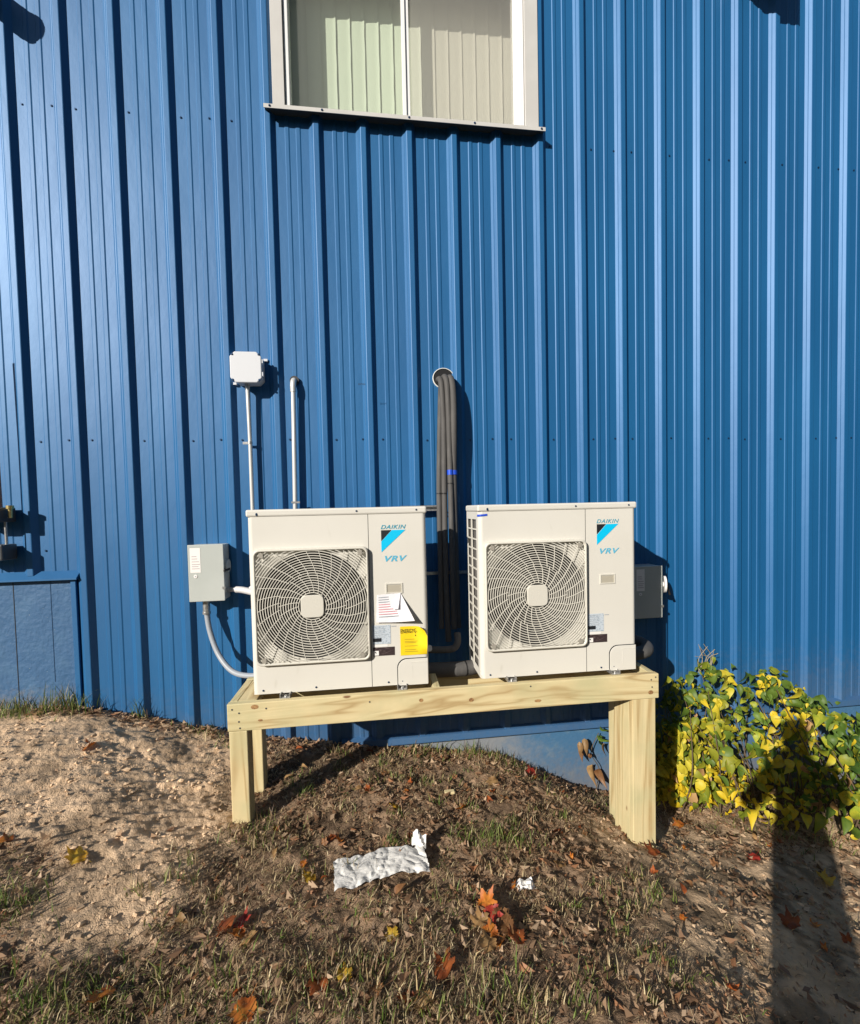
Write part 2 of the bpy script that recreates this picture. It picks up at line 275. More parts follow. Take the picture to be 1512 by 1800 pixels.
# ------------------------------------------------------------------ building
B = thing('building', 'blue ribbed metal clad building wall with a white window', 'building', (2.4, 0, 0))
PROF = [(-.067,-.0008),(-.053,-.0140),(-.049,-.0145),(-.0355,-.0283),(-.0315,-.030),(-.0025,-.030),(.0015,-.0284),(.028,0),(.084,0),(.0890,-.0036),(.1085,-.0036),(.116,0),(.154,0),(.1590,-.0036),(.1805,-.0036),(.188,0)]
PIT = .3048; WX0, WX1, WZ0, WZ1 = 1.565, 3.300, 4.19, 5.25; ZTOP = 6.6
def screw_mesh():
    b = MB(); b.disc((0, 0, 0), (0, -1, 0), .0075, .002, 8); b.disc((0, -.002, 0), (0, -1, 0), .0045, .004, 6); me = bpy.data.meshes.new('screw')
    me.from_pydata(b.v, [], b.f); me.materials.append(M['screw']); return me
SCREW = screw_mesh()
def screw(parent, x, y, z):
    o = bpy.data.objects.new('screw', SCREW); COL.objects.link(o); o.parent = parent; o.location = Vector((x, y, z)) - ORG[parent]; return o
for k0 in range(-8, 26, 3):
    prof = []
    for j in range(3): prof += [((k0+j)*PIT + u, y) for u, y in PROF]
    prof += [((k0+3)*PIT - .067, .0), ((k0+3)*PIT - .05, .0016)]
    pts = []
    for i, (x, y) in enumerate(prof):                              # insert the window's cut lines
        if i:
            x0, y0 = prof[i-1]
            for c in (WX0, WX1):
                if x0 < c < x: t = (c-x0)/(x-x0); pts.append((c, y0 + t*(y-y0)))
        pts.append((x, y))
    zb = 1.235 if k0 < 1 else -.004
    mb = MB()
    for (xa, ya), (xb, yb) in zip(pts, pts[1:]):
        mid = (xa+xb)/2; rng = [(zb, ZTOP)] if not WX0 < mid < WX1 else [(zb, WZ0), (WZ1, ZTOP)]
        for z0, z1 in rng: mb.add([(xa,ya,z0),(xb,yb,z0),(xb,yb,z1),(xa,ya,z1)], [(0,1,2,3)])
    pn = mb.build('siding_panel', M['blue'], B)
    for j in range(3):
        xs = (k0+j)*PIT
        for z in [4.122, 2.078] + ([1.39] if k0 < 1 else []):
            if -1 < xs < 6.5:
                jt = random.uniform(-.006, .006)
                if not (WX0-.08 < xs+.057 < WX1+.08 and z > 4): screw(pn, xs+.057+jt, 0, z+random.uniform(-.006, .006))
                if j == 0 and not (WX0-.08 < xs-.075 < WX1+.08 and z > 4): screw(pn, xs-.078+jt, 0, z+.004)
mb = MB(); mb.box(-3.2, .205, -.006, .15, -.4, 1.202)
fw = mb.build('foundation_wall', M['blue_paint'], B)
MB().box(-.135, -.131, -.0075, 0, .3, 1.20).build('joint', M['ink'], fw); MB().box(.078, .081, -.0072, 0, .55, 1.202).build('joint', M['screw'], fw)
MB().box(.207, .2365, -.024, .02, -.2, 1.202).build('corner_trim', M['blue'], B, .002)
MB().box(-3.2, .258, -.048, .01, 1.204, 1.214).add([(-3.2,-.048,1.214),(.258,-.048,1.214),(.258,-.0015,1.258),(-3.2,-.0015,1.258)], [(0,1,2,3)]).add([(.258,-.048,1.214),(.258,-.0015,1.214),(.258,-.0015,1.258)], [(0,1,2)]).build('ledge_flashing', M['blue'], B)
mb = MB().box(.2, 8.4, .006, .25, -1.6, -.036); fd = mb.build('foundation_wall', M['found'], B)
mb = MB(); mb.box(1.86, 8.4, -.043, .004, -.034, -.028); mb.add([(1.86,-.043,-.028),(8.4,-.043,-.028),(8.4,-.037,.008),(1.86,-.037,.008)], [(0,1,2,3)]); mb.add([(1.86,-.037,.008),(8.4,-.037,.008),(8.4,-.0015,.022),(1.86,-.0015,.022)], [(0,1,2,3)])
mb.build('base_flashing', M['blue'], B)
MB().box(-3.2, 8.4, .45, 6, -.5, 6.5).build('interior_block', M['room'], B)
MB().add([(-3.4,-.12,6.6),(8.6,-.12,6.6),(8.6,6,8.4),(-3.4,6,8.4)], [(0,1,2,3)]).box(-3.4, 8.6, -.12, -.10, 6.46, 6.6).build('roof', M['roof'], B)
# window
Wn = MB().box(WX0+.062, WX0+.088, -.022, .07, 4.19, 5.22, b=.003).box(3.163, 3.222, .012, .07, 4.19, 5.22, b=.003).box(3.196, 3.2235, -.022, .012, 4.19, 5.22, b=.003).box(WX0+.088, 3.163, -.014, .07, 4.19, 4.203).box(WX0+.088, 3.163, -.014, .07, 5.18, 5.22).build('window', M['white_vinyl'], B)
MB().box(1.546, 1.621, -.037, -.001, 4.182, 5.3, b=.002).build('casing', M['casing'], Wn); MB().box(3.227, 3.321, -.037, -.001, 4.182, 5.3, b=.002).build('casing', M['casing'], Wn)
MB().box(1.5, 3.36, -.062, .0, 5.225, 5.25).box(1.623, 3.225, -.037, -.001, 5.251, 5.3).build('head_flashing', M['casing'], Wn)
sl_ = MB(); sl_.box(1.497, 3.353, -.077, -.074, 4.158, 4.183).build('sill', M['casing'], Wn); MB().box(1.498, 3.352, -.0738, .03, 4.1795, 4.1815).build('sill_underside', M['darkgrey'], Wn)  # underside sheet coloured dark grey to stand in for shade beneath the sill
for x in (1.535, 1.86, 2.42, 2.86, 3.325):
    o = screw(Wn, x, -.077, 4.171)
ls = MB().box(2.388, 2.412, .0, .04, 4.204, 5.18, b=.002).box(2.414, 2.438, .012, .05, 4.204, 5.18, b=.002); ls.build('meeting_rail', M['white_vinyl'], Wn)
MB().box(2.44, 3.16, .014, .05, 4.204, 4.232, b=.002).build('sash_rail', M['white_vinyl'], Wn); MB().box(1.655, 2.386, .02, .05, 4.204, 4.222, b=.002).build('sash_rail', M['white_vinyl'], Wn)
MB().box(1.655, 2.387, .030, .034, 4.223, 5.18).build('pane', M['glass_l'], Wn); MB().box(2.44, 3.162, .024, .028, 4.233, 5.18).build('pane', M['glass_r'], Wn)
MB().add([(1.4,.075,4.12),(3.5,.075,4.12),(3.5,.45,4.12),(1.4,.45,4.12)], [(0,1,2,3)]).add([(1.4,.075,5.6),(3.5,.075,5.6),(3.5,.45,5.6),(1.4,.45,5.6)], [(3,2,1,0)]).add([(1.4,.075,4.12),(1.4,.45,4.12),(1.4,.45,5.6),(1.4,.075,5.6)], [(0,1,2,3)]).add([(3.5,.075,4.12),(3.5,.45,4.12),(3.5,.45,5.6),(3.5,.075,5.6)], [(0,1,2,3)]).build('reveal', M['room'], Wn)
BL = thing('vertical_blind', 'cream vertical slat blind hanging closed behind the window glass', 'blind', (2.4, .2, 4.2))
MB().box(1.48, 3.44, .17, .22, 5.50, 5.56).build('head_rail', M['white_vinyl'], BL)
for i in range(20):
    x = 1.485 + i*.0995; w2 = .060; mb = MB(); n = 8; ph = random.uniform(0, 6.28); zs = np.linspace(4.165, 5.495, 13); vs = []; tw = math.radians(4 + random.uniform(-1, 1))
    if i == 9: w2 = .047
    for zi, z in enumerate(zs):
        for j in range(n+1):
            t = -1 + 2*j/n; u = t*w2; dy = -u*math.sin(tw) - .003*(1-t*t) - .007*max(0, t-.72)/.28 + .0012*math.sin(z*19+ph)*(t*t)
            vs.append((x + u*math.cos(tw) + .0015*math.sin(z*23+ph)*t, .2 + dy, z))
    mb.add(vs, [(a*(n+1)+j, a*(n+1)+j+1, (a+1)*(n+1)+j+1, (a+1)*(n+1)+j) for a in range(12) for j in range(n)], 0, True); mb.build('slat', M['slat'], BL)
# pipe sleeve in the wall
sv = MB(); c0 = Vector((2.624, 0, 2.498)); n = 28; vs = []
for rr, yy in ((.077, .0), (.077, -.010), (.072, -.011), (.072, -.0065)):
    for k in range(n): a = 2*math.pi*k/n; vs.append((c0.x + rr*math.cos(a), yy, c0.z + rr*math.sin(a)*.92))
sv.add(vs, [(i*n+k, i*n+(k+1) % n, (i+1)*n+(k+1) % n, (i+1)*n+k) for i in range(3) for k in range(n)], 0, True); sl2 = sv.build('pipe_sleeve', M['pvc'], B)
MB().add(vs[3*n:], [tuple(range(n))]).build('hole', M['black'], sl2)  # flat black disc coloured as the darkness inside; the wall behind is uncut

# ------------------------------------------------------------------ timber stand
T = thing('timber_stand', 'low pale pine lumber stand carrying the two cream units', 'stand', (2.53, -.6, .02))
zt, zb_ = .639, .499
def gz(x, y): return float(H(np.array(x), np.array(y)))
MB().box(1.370, 3.702, -.750, -.712, zb_, zt).build('front_beam', M['wood_x'], T, .004)
MB().box(1.370, 3.702, -.423, -.385, zb_, zt).build('rear_beam', M['wood_x'], T, .004)
for x0 in (1.372, 2.42, 3.660): MB().box(x0, x0+.038, -.7115, -.4235, zb_+.001, zt-.001).build('joist', M['wood_y'], T, .004)
MB().box(1.412, 1.505, -.711, -.424, .598, .637).build('cleat', M['wood_y'], T, .003)
MB().box(1.374, 1.463, -.746, -.657, gz(1.42,-.7)-.16, zb_-.001).build('post', M['wood_z'], T, .005)
MB().box(1.372, 1.461, -.475, -.386, gz(1.42,-.43)-.2, zb_-.001).build('post', M['wood_z'], T, .005)
MB().box(3.546, 3.685, -.744, -.706, gz(3.61,-.72)-.16, zb_-.001).build('post_board', M['wood_z'], T, .004)
MB().box(3.548, 3.586, -.7055, -.545, gz(3.56,-.6)-.2, zb_-.002).build('post_board', M['wood_z'], T, .004)
MB().box(3.6, 3.689, -.475, -.386, gz(3.64,-.43)-.2, zb_-.001).build('post', M['wood_z'], T, .005)
nl = MB()
for x, z in ((1.395,.612),(1.428,.592),(1.426,.548),(1.43,.515),(1.56,.606),(3.655,.607),(3.682,.62),(3.66,.565),(2.95,.62),(2.08,.60)): nl.disc((x, -.7505, z), (0, -1, 0), .0045, .001, 8)
nl.build('nail_heads', M['darkgrey'], T)['kind'] = 'stuff'
kn = MB()
for x, z, r1, r2 in ((1.505,.618,.019,.012),(2.35,.588,.012,.010),(2.62,.570,.014,.011),(2.99,.537,.020,.008),(3.652,.535,.016,.012),(1.53,.548,.012,.006)):
    kn.add([(x + r1*math.cos(a), -.7503 - .0006*random.random(), z + r2*math.sin(a)) for a in np.linspace(0, 6.28, 13)[:-1]], [tuple(range(12))])
kn.build('knots', mat('pine_knot', (.22, .11, .045), .7, noise=[(90, (.38, .22, .09), .4, .6, S1)]), T)['kind'] = 'stuff'

# ------------------------------------------------------------------ outdoor units
def text_mesh(txt, x, y, z, wid, hei, shear, mt, parent, name, bold=.0):
    cu = bpy.data.curves.new(name, 'FONT'); cu.body = txt; cu.size = 1; cu.offset = bold; cu.space_character = 1.12; o = bpy.data.objects.new(name, cu); COL.objects.link(o)
    dg = bpy.context.evaluated_depsgraph_get(); dg.update(); me = bpy.data.meshes.new_from_object(o.evaluated_get(dg)); bpy.data.objects.remove(o); me.name = name
    co = np.array([v.co[:] for v in me.vertices]); a, b = co.min(0), co.max(0)
    for v in me.vertices:
        u = (v.co.x-a[0])/(b[0]-a[0]); t = (v.co.y-a[1])/(b[1]-a[1]); v.co = (x + u*wid + t*shear, y, z + t*hei)
    me.materials.clear(); me.materials.append(mt); ob = bpy.data.objects.new(name, me); COL.objects.link(ob); ob.parent = parent; ORG[ob] = ORG[parent]; return ob
def make_unit(label, loc, wd, seed):
    U = thing('outdoor_unit', label, 'heat pump', loc); ORG[U] = Vector((0, 0, 0)); D = .31; h = .975; zl = .938; z0 = .016; rnd = random.Random(seed); C = M['cream']
    cx, cz, hw = .318, .470, .291; R0 = .283; sx = .613
    # front panel with the round fan opening, left corner rounded
    mb = MB(); n = 64; vs = []; xa, xb, za, zb = .026, sx-.0015, z0, zl
    for k in range(n):
        a = 2*math.pi*k/n; c, s = math.cos(a), math.sin(a); vs.append((cx+R0*c, 0, cz+R0*s))
    for k in range(n):
        a = 2*math.pi*k/n; c, s = math.cos(a), math.sin(a); t = min([q for q in (((xb-cx)/c if c > 1e-6 else 9), ((xa-cx)/c if c < -1e-6 else 9), ((zb-cz)/s if s > 1e-6 else 9), ((za-cz)/s if s < -1e-6 else 9)) if q > 0]); vs.append((cx+t*c, 0, cz+t*s))
    fs = [(k, (k+1) % n, n+(k+1) % n, n+k) for k in range(n)]
    for X_, Z_ in ((xb, zb), (xa, zb), (xa, za), (xb, za)):          # corners
        vs.append((X_, 0, Z_)); i = len(vs)-1; aa = math.atan2(Z_-cz, X_-cx) % (2*math.pi); k = int(aa/(2*math.pi)*n); fs.append((n+k, n+(k+1) % n, i))
    mb.add(vs, fs)
    q = [(.026 - .026*math.sin(a), .026 - .026*math.cos(a)) for a in np.linspace(0, math.pi/2, 8)]
    for (p, r), (p2, r2) in zip(q, q[1:]): mb.add([(p,r,z0),(p2,r2,z0),(p2,r2,zl),(p,r,zl)], [(0,3,2,1)], 0, True)
    mb.add([(0,.026,z0),(0,.05,z0),(0,.05,zl),(0,.026,zl)], [(0,3,2,1)])
    fp = mb.build('front_panel', C, U)
    sh = MB(); v2 = []
    for yy, rr in ((0, R0), (.012, R0-.012), (.07, R0-.014)):
        for k in range(n): a = 2*math.pi*k/n; v2.append((cx+rr*math.cos(a), yy, cz+rr*math.sin(a)))
    sh.add(v2, [(i*n+k, (i+1)*n+k, (i+1)*n+(k+1) % n, i*n+(k+1) % n) for i in range(2) for k in range(n)], 0, True); sh.build('fan_shroud', M['fan'], U)
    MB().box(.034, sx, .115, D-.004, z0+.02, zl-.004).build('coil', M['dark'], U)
    # right service panel and right side, corner rounded
    mb = MB(); q = [(sx+.0015, 0)] + [(wd-.022+.022*math.sin(a), .022-.022*math.cos(a)) for a in np.linspace(0, math.pi/2, 7)] + [(wd, D)]
    for i, ((p, r), (p2, r2)) in enumerate(zip(q, q[1:])): mb.add([(p,r,z0),(p2,r2,z0),(p2,r2,zl),(p,r,zl)], [(0,1,2,3)], 0, 0 < i < 7)
    sp = mb.build('service_panel', C, U)
    MB().box(sx-.004, sx+.004, .003, .006, z0, zl).build('seam', M['dark'], U)
    # handle frame; its recess is a flat quad with shade in its colour
    hx0, hx1, hz0, hz1 = .703, .781, .519, .562
    MB().box(hx0-.006, hx1+.006, -.004, .0, hz0-.006, hz0).box(hx0-.006, hx1+.006, -.004, .0, hz1, hz1+.006).box(hx0-.006, hx0, -.004, 0, hz0, hz1).box(hx1, hx1+.006, -.004, 0, hz0, hz1).build('handle', M['cream2'], sp)
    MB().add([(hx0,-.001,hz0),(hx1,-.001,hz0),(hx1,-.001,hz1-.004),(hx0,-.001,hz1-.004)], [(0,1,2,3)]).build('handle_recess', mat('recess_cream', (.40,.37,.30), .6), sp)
    # valve cover
    cxl, ct = .752, .154; pl = [(cxl, z0-.004), (wd-.006, z0-.004), (wd-.006, ct), (cxl+.05, ct)] + [(cxl+.05-.05*math.sin(a), ct-.05+.05*math.cos(a)) for a in np.linspace(.2, 1.5, 6)]
    MB().prism([(x-.0045, z+.0045) for x, z in pl if 1], -.0012, -.0002).build('cover_gap', M['ink'], sp)
    cv = MB().prism(pl, -.004, .001).build('valve_cover', C, sp, .0015)
    MB().box(cxl+.07, wd-.012, -.0055, -.003, ct-.02, ct-.016).box(cxl+.075, cxl+.078, -.0048, -.003, .05, .12).build('cover_rib', C, sp)
    # lid
    MB().box(-.005, wd+.005, -.006, D+.004, zl, h, b=.009).build('lid', C, U)
    # left side guard
    mb = MB(); ya, yb = .05, D
    mb.box(0, .004, ya, yb, z0, .055).box(0, .004, ya, yb, .895, zl).box(0, .004, yb-.022, yb, .055, .895).box(0, .006, ya, ya+.008, .055, .895)
    side = mb.build('side_panel', C, U)
    mb = MB(); ym = (ya + yb)/2
    mb.box(-.001, .005, ym-.006, ym+.006, .055, .895)
    for i in range(1, 15): z = .055 + .84*i/15; mb.box(-.0015, .0045, ya+.008, yb-.022, z-.004, z+.004)
    mb.build('side_guard', M['cream2'], U); MB().box(.014, .033, ya+.006, yb-.01, .04, .92).build('side_coil', M['fins'], U)
    MB().box(.004, wd-.002, D-.004, D, z0, zl).build('back_panel', C, U); MB().box(.004, wd-.004, .006, D-.005, z0-.002, z0+.018).build('base_pan', C, U)
    # feet
    for fx in (.14, .745):
        ft = MB(); ft.box(fx, fx+.052, -.036, .05, 0, .004).box(fx, fx+.004, -.034, .0, .004, .022).box(fx+.048, fx+.052, -.034, .0, .004, .022); f = ft.build('foot', M['galv'], U)
        MB().disc((fx+.027, -.018, .004), (0, 0, 1), .008, .007, 6).build('bolt', M['galv'], f)
        ft = MB(); ft.box(fx, fx+.052, D-.05, D+.03, 0, .004); ft.build('foot', M['galv'], U)
    for x, z in ((.05, .953), (.555, .957), (.87, .957), (.052, .035), (.32, .034), (.70, .034), (.775, .036), (.05, .948)):
        o = bpy.data.objects.new('screw', SCREW); COL.objects.link(o); o.parent = U; o.location = (x, -.006 if z > .9 else -.0005, z); o.scale = (.7, .7, .7); o.active_material
    # fan
    fb = MB(); fb.disc((cx, .045, cz), (0, 1, 0), .07, .05, 24)
    for k in range(3):
        a0 = 2*math.pi*k/3 + seed; vs = []
        for i in range(7):
            r = .06 + .205*i/6
            for j in range(7): a = a0 + (-.1-.25*i/6) + (1.05+.35*i/6)*j/6; vs.append((cx + r*math.cos(a), .045 + .05*j/6 + .008*math.sin(i), cz + r*math.sin(a)))
        fb.add(vs, [(i*7+j, i*7+j+1, (i+1)*7+j+1, (i+1)*7+j) for i in range(6) for j in range(6)], 0, True)
    fb.build('fan', M['fan'], U)
    # grille: rings, spiral spokes, hub, rounded frame
    G0 = thing('x', '', '', (0, 0, 0)); bpy.data.objects.remove(G0); y0 = -.028; hz = .300
    fr = MB(); cr = .03; out = []
    for (ccx, ccz, a0) in ((hw-cr, hz-cr, 0), (-hw+cr, hz-cr, 90), (-hw+cr, -hz+cr, 180), (hw-cr, -hz+cr, 270)):
        for a in np.linspace(a0, a0+90, 6): out.append((ccx + cr*math.cos(math.radians(a)), ccz + cr*math.sin(math.radians(a))))
    m_ = len(out); vs = []
    for ins, yy in ((0, -.001), (0, y0+.004), (.004, y0), (.010, y0), (.010, -.001)):
        for x, z in out: vs.append((cx + x*(1-ins/hw), yy, cz + z*(1-ins/hz)))
    fr.add(vs, [(i*m_+k, (i+1)*m_+k, (i+1)*m_+(k+1) % m_, i*m_+(k+1) % m_) for i in range(4) for k in range(m_)], 0, True)
    gr = fr.build('fan_grille', M['cream2'], U)
    def ribbon(mbx, pts, w_, ya, yb):
        pts = [np.array(p) for p in pts]; vs = []
        for i, p in enumerate(pts):
            t = pts[min(i+1, len(pts)-1)] - pts[max(i-1, 0)]; t = t/max(np.linalg.norm(t), 1e-9); nn = np.array((-t[1], t[0]))*w_/2
            for q_, yy in ((p+nn, ya), (p-nn, ya), (p-nn, yb), (p+nn, yb)): vs.append((cx+q_[0], yy, cz+q_[1]))
        fs = []
        for i in range(len(pts)-1):
            for k in range(4): fs.append((i*4+k, i*4+(k+1) % 4, i*4+4+(k+1) % 4, i*4+4+k))
        mbx.add(vs, fs)
    rg = MB(); r = .0705
    lim_x, lim_z = hw-.008, hz-.008
    while r < .40:
        run = []
        for k in range(97):
            a = 2*math.pi*k/96; p = (r*math.cos(a), r*math.sin(a)); ok = abs(p[0]) < lim_x and abs(p[1]) < lim_z and not (abs(p[0]) > lim_x-.018 and abs(p[1]) > lim_z-.018)
            if ok: run.append(p)
            if (not ok or k == 96):
                if len(run) > 1: ribbon(rg, run, .0039, y0+.003, y0+.008)
                run = []
        r += .0128
    rg.build('grille_rings', M['cream2'], gr)
    spk = MB()
    for (na, ra, rb, off) in ((22, .07, .17, 0), (28, .166, .40, .05)):
        for k in range(na):
            a0 = 2*math.pi*k/na + off; run = []
            for i in range(14):
                rr = ra + (rb-ra)*i/13; a = a0 + 1.0*(rr-.07)/.33 - .4*((rr-.07)/.33)**2; p = (rr*math.cos(a), rr*math.sin(a))
                if abs(p[0]) < lim_x and abs(p[1]) < lim_z: run.append(p)
                else: break
            if len(run) > 1: ribbon(spk, run, .0027, y0+.002, y0+.0075)
    spk.build('grille_spokes', M['cream2'], gr)
    o_ = []
    for k in range(40):
        a = 2*math.pi*k/40; c, s = math.cos(a), math.sin(a); rr = .058/((abs(c)**5+abs(s)**5)**.2); o_.append((cx+rr*c, cz+rr*s))
    MB().prism(o_, y0-.006, y0+.012).build('grille_hub', M['cream2'], gr, .003)
    for px_, pz in ((-1, 1), (1, 1), (-1, -1), (1, -1)):
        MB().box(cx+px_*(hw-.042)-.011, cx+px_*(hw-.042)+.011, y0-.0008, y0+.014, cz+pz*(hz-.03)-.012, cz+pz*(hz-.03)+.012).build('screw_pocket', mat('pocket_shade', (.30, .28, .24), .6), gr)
    # prints
    y = -.0015
    MB().add([(.680,y,.852),(.680,y,.795),(.735,y,.852)], [(0,1,2)]).build('logo_triangle', M['ink'], sp)
    MB().add([(.680,y,.792),(.680,y,.735),(.810,y,.852),(.738,y,.852)], [(0,1,2,3)]).build('logo_band', M['cyan'], sp)
    text_mesh('DAIKIN', .679, y, .858, .126, .0215, .008, M['teal'], sp, 'maker_name', .012); text_mesh('VRV', .684, y, .684, .118, .031, .013, mat('blue_print', (.10, .42, .60), .5), sp, 'series_name', .03)
    MB().add([(.622,y,.243),(.717,y,.243),(.717,y,.345),(.622,y,.345)], [(0,1,2,3)]).build('rating_sticker', M['sticker'], sp)
    st = MB()
    for i in range(6): zz = .338 - .011*i; st.add([(.630,y-.0006,zz-.003),(.70-.02*rnd.random(),y-.0006,zz-.003),(.70-.02*rnd.random(),y-.0006,zz),(.630,y-.0006,zz)], [(0,1,2,3)])
    st.build('small_print', M['pale_ink'], sp); MB().add([(.624,y-.0007,.256),(.668,y-.0007,.256),(.668,y-.0007,.276),(.624,y-.0007,.276)], [(0,1,2,3)]).build('dark_print', M['ink'], sp)
    MB().add([(.722,y,.334),(.748,y,.334),(.748,y,.338),(.722,y,.338)], [(0,1,2,3)]).build('dark_print', M['pale_ink'], sp)
    MB().add([(.622,y,.180),(.737,y,.180),(.737,y,.226),(.622,y,.226)], [(0,1,2,3)]).build('warning_sticker', M['warn'], sp)
    MB().add([(.624,y-.0007,.183),(.652,y-.0007,.183),(.652,y-.0007,.208),(.624,y-.0007,.208)], [(0,1,2,3)]).build('warning_panel', M['stwhite'], sp)
    MB().add([(.628,y-.0012,.200),(.641,y-.0012,.193),(.636,y-.0012,.204)], [(0,1,2)]).build('warning_mark', M['ink'], sp)
    MB().add([(.624,y,.229),(.700,y,.229),(.700,y,.240),(.624,y,.240)], [(0,1,2,3)]).build('pink_strip', M['stwhite'], sp)
    return U, sp
U1, S1P = make_unit('cream fan unit with a white sheet and yellow energy sticker, left on the stand', (1.482, -.69, .639), .92, 1.0)
U2, S2P = make_unit('cream fan unit with blue tape on its corner, at the right end of the stand', (2.690, -.69, .639), .915, 2.3)
MB().add([(-.0015,.022,.922),(-.0012,.012,.9225),(.006,.003,.923),(.016,-.0012,.9235),(.026,-.0022,.924),(.05,-.0022,.926)] + [(-.0015,.022,.911),(-.0012,.012,.9115),(.006,.003,.912),(.016,-.0012,.9125),(.026,-.0022,.913),(.05,-.0022,.915)], [(i, i+1, i+7, i+6) for i in range(5)]).build('tape_strip', M['tape'], U2)
# hanging sheet and energy sticker on the first unit
pts = [(.649,.508),(.775,.515),(.845,.372),(.642,.364)]
mb = MB(); n = 12; vs = []
for i in range(n+1):
    for j in range(n+1):
        s, t = i/n, j/n; a = np.array(pts[0])*(1-s)+np.array(pts[1])*s; b = np.array(pts[3])*(1-s)+np.array(pts[2])*s; p = a*(1-t)+b*t; lift = .003 + .045*(s**2)*(t**1.2) + .012*t*t*(1-s)
        vs.append((p[0], -lift, p[1] - .006*math.sin(s*3.0)*t))
mb.add(vs, [(i*(n+1)+j, (i+1)*(n+1)+j, (i+1)*(n+1)+j+1, i*(n+1)+j+1) for i in range(n) for j in range(n)], 0, True)
ps = mb.build('notice_sheet', M['paper'], S1P); ps['label'] = 'white notice sheet curling away below the handle'
fl = MB().add([(.775,-.006,.515),(.760,-.030,.435),(.735,-.020,.432),(.742,-.014,.47),(.765,-.008,.512)], [(0,1,2,3,4)], 0, True); fl.build('folded_corner', M['paper'], ps)
tx = MB()
for i in range(9):
    t = .12 + .088*i; s1 = .45 if i < 5 else .62
    a = np.array(pts[0])*(1-t)+np.array(pts[3])*t; bb = np.array(pts[1])*(1-t)+np.array(pts[2])*t
    for s0, s2 in ((.07, s1),):
        q = [a*(1-s_)+bb*s_ for s_ in (s0, s2)]; li = [.0045 + .045*(s_**2)*(t**1.2) + .012*t*t*(1-s_) for s_ in (s0, s2)]
        tx.add([(q[0][0],-li[0],q[0][1]),(q[1][0],-li[1]-.001,q[1][1]),(q[1][0],-li[1]-.001,q[1][1]+.0045),(q[0][0],-li[0],q[0][1]+.0045)], [(0,1,2,3)], 0 if 2 < i < 8 else 1)
tx.build('printed_lines', [M['pink'], M['pale_ink']], ps)
mb = MB(); vs = []; n = 10
for i in range(n+1):
    for j in range(n+1):
        s, t = i/n, j/n; x = .768 + .142*s; z = .175 + .157*t; lift = .003 + .032*max(0, s-.45)**2*(1 if t > .3 else t/.3)/.3 + .03*max(0, s+t-1.45)
        if s+t > 1.7: x -= (s+t-1.7)*.05; z -= (s+t-1.7)*.05
        vs.append((x, -lift, z))
mb.add(vs, [(i*(n+1)+j, (i+1)*(n+1)+j, (i+1)*(n+1)+j+1, i*(n+1)+j+1) for i in range(n) for j in range(n)], 0, True)
ys = mb.build('energy_sticker', M['yellow'], S1P); ys['label'] = 'yellow energy sticker peeling at its right corner'
text_mesh('ENERGYGUIDE', .770, -.008, .297, .128, .022, .0, M['ink'], ys, 'sticker_title', .006)
MB().add([(.846,-.0085,.284),(.852,-.0085,.284),(.849,-.0085,.276)], [(0,1,2)]).add([(.8485,-.0085,.298),(.8495,-.0085,.298),(.8495,-.0085,.284),(.8485,-.0085,.284)], [(0,1,2,3)]).build('arrow_print', M['ink'], ys)
ln = MB()
for i, (z, x1) in enumerate(((.262,.84),(.25,.86),(.243,.85),(.225,.86),(.205,.85),(.195,.86))): ln.add([(.79,-.0055,z),(x1,-.0085,z),(x1,-.0085,z+.0025),(.79,-.0055,z+.0025)], [(0,1,2,3)])
ln.build('printed_lines', mat('sticker_grey_print', (.42, .33, .03), .6), ys)

# ------------------------------------------------------------------ pipes and conduit
P1 = thing('line_set', 'bundle of grey foam insulated pipes dropping from the round wall hole', 'pipes', (2.62, -.05, 1.5))
def fm(name, pts, r, parent=None, seams=()):
    o = MB().tube(bez(pts, 10), r, 12).build(name, M['foam'], P1 if parent is None else parent)
    for c, a in seams: MB().tube([Vector(c)-Vector(a)*.003, Vector(c)+Vector(a)*.003], r*1.03, 14).build('foam_seam', M['black'], o)
    return o
fm('pipe', [(2.585,.02,2.49),(2.590,-.05,2.478),(2.597,-.088,2.40),(2.603,-.10,2.15),(2.598,-.11,1.85),(2.592,-.13,1.5),(2.59,-.16,1.0),(2.59,-.2,.72)], .0195, seams=[((2.594,-.122,1.70),(0,0,1))])
fm('pipe', [(2.622,.02,2.505),(2.625,-.06,2.49),(2.632,-.10,2.41),(2.636,-.115,2.15),(2.636,-.125,1.85),(2.634,-.145,1.5),(2.632,-.17,1.0),(2.63,-.2,.8)], .0195, seams=[((2.636,-.13,1.765),(0,0,1))])
fm('pipe', [(2.655,.02,2.50),(2.662,-.07,2.478),(2.670,-.105,2.38),(2.668,-.12,2.15),(2.662,-.11,1.85),(2.66,-.12,1.5),(2.66,-.14,1.0),(2.66,-.17,.8)], .023)
fm('pipe', [(2.61,.02,2.47),(2.60,-.03,2.44),(2.59,-.05,2.3),(2.575,-.07,2.0),(2.562,-.10,1.75),(2.558,-.12,1.5),(2.555,-.14,1.0),(2.55,-.17,.8)], .0185, seams=[((2.561,-.107,1.70),(0,0,1))])
MB().tube([(2.6365,-.124,1.855),(2.6365,-.126,1.822)], .021, 14).build('tape_band', M['tape'], P1); MB().tube([(2.663,-.111,1.853),(2.6635,-.112,1.824)], .0242, 14).build('tape_band', M['tape'], P1)
P2 = thing('branch_pipe', 'fat dark foam pipe lying on the stand between the two units', 'pipes', (2.5, -.56, .65))
fm('pipe', [(2.36,-.475,.645),(2.50,-.478,.640),(2.62,-.475,.638),(2.72,-.46,.64),(2.78,-.41,.65)], .044, P2); fm('pipe', [(2.40,-.43,.755),(2.5,-.43,.745),(2.58,-.43,.748),(2.61,-.42,.78),(2.615,-.39,.83)], .021, P2)
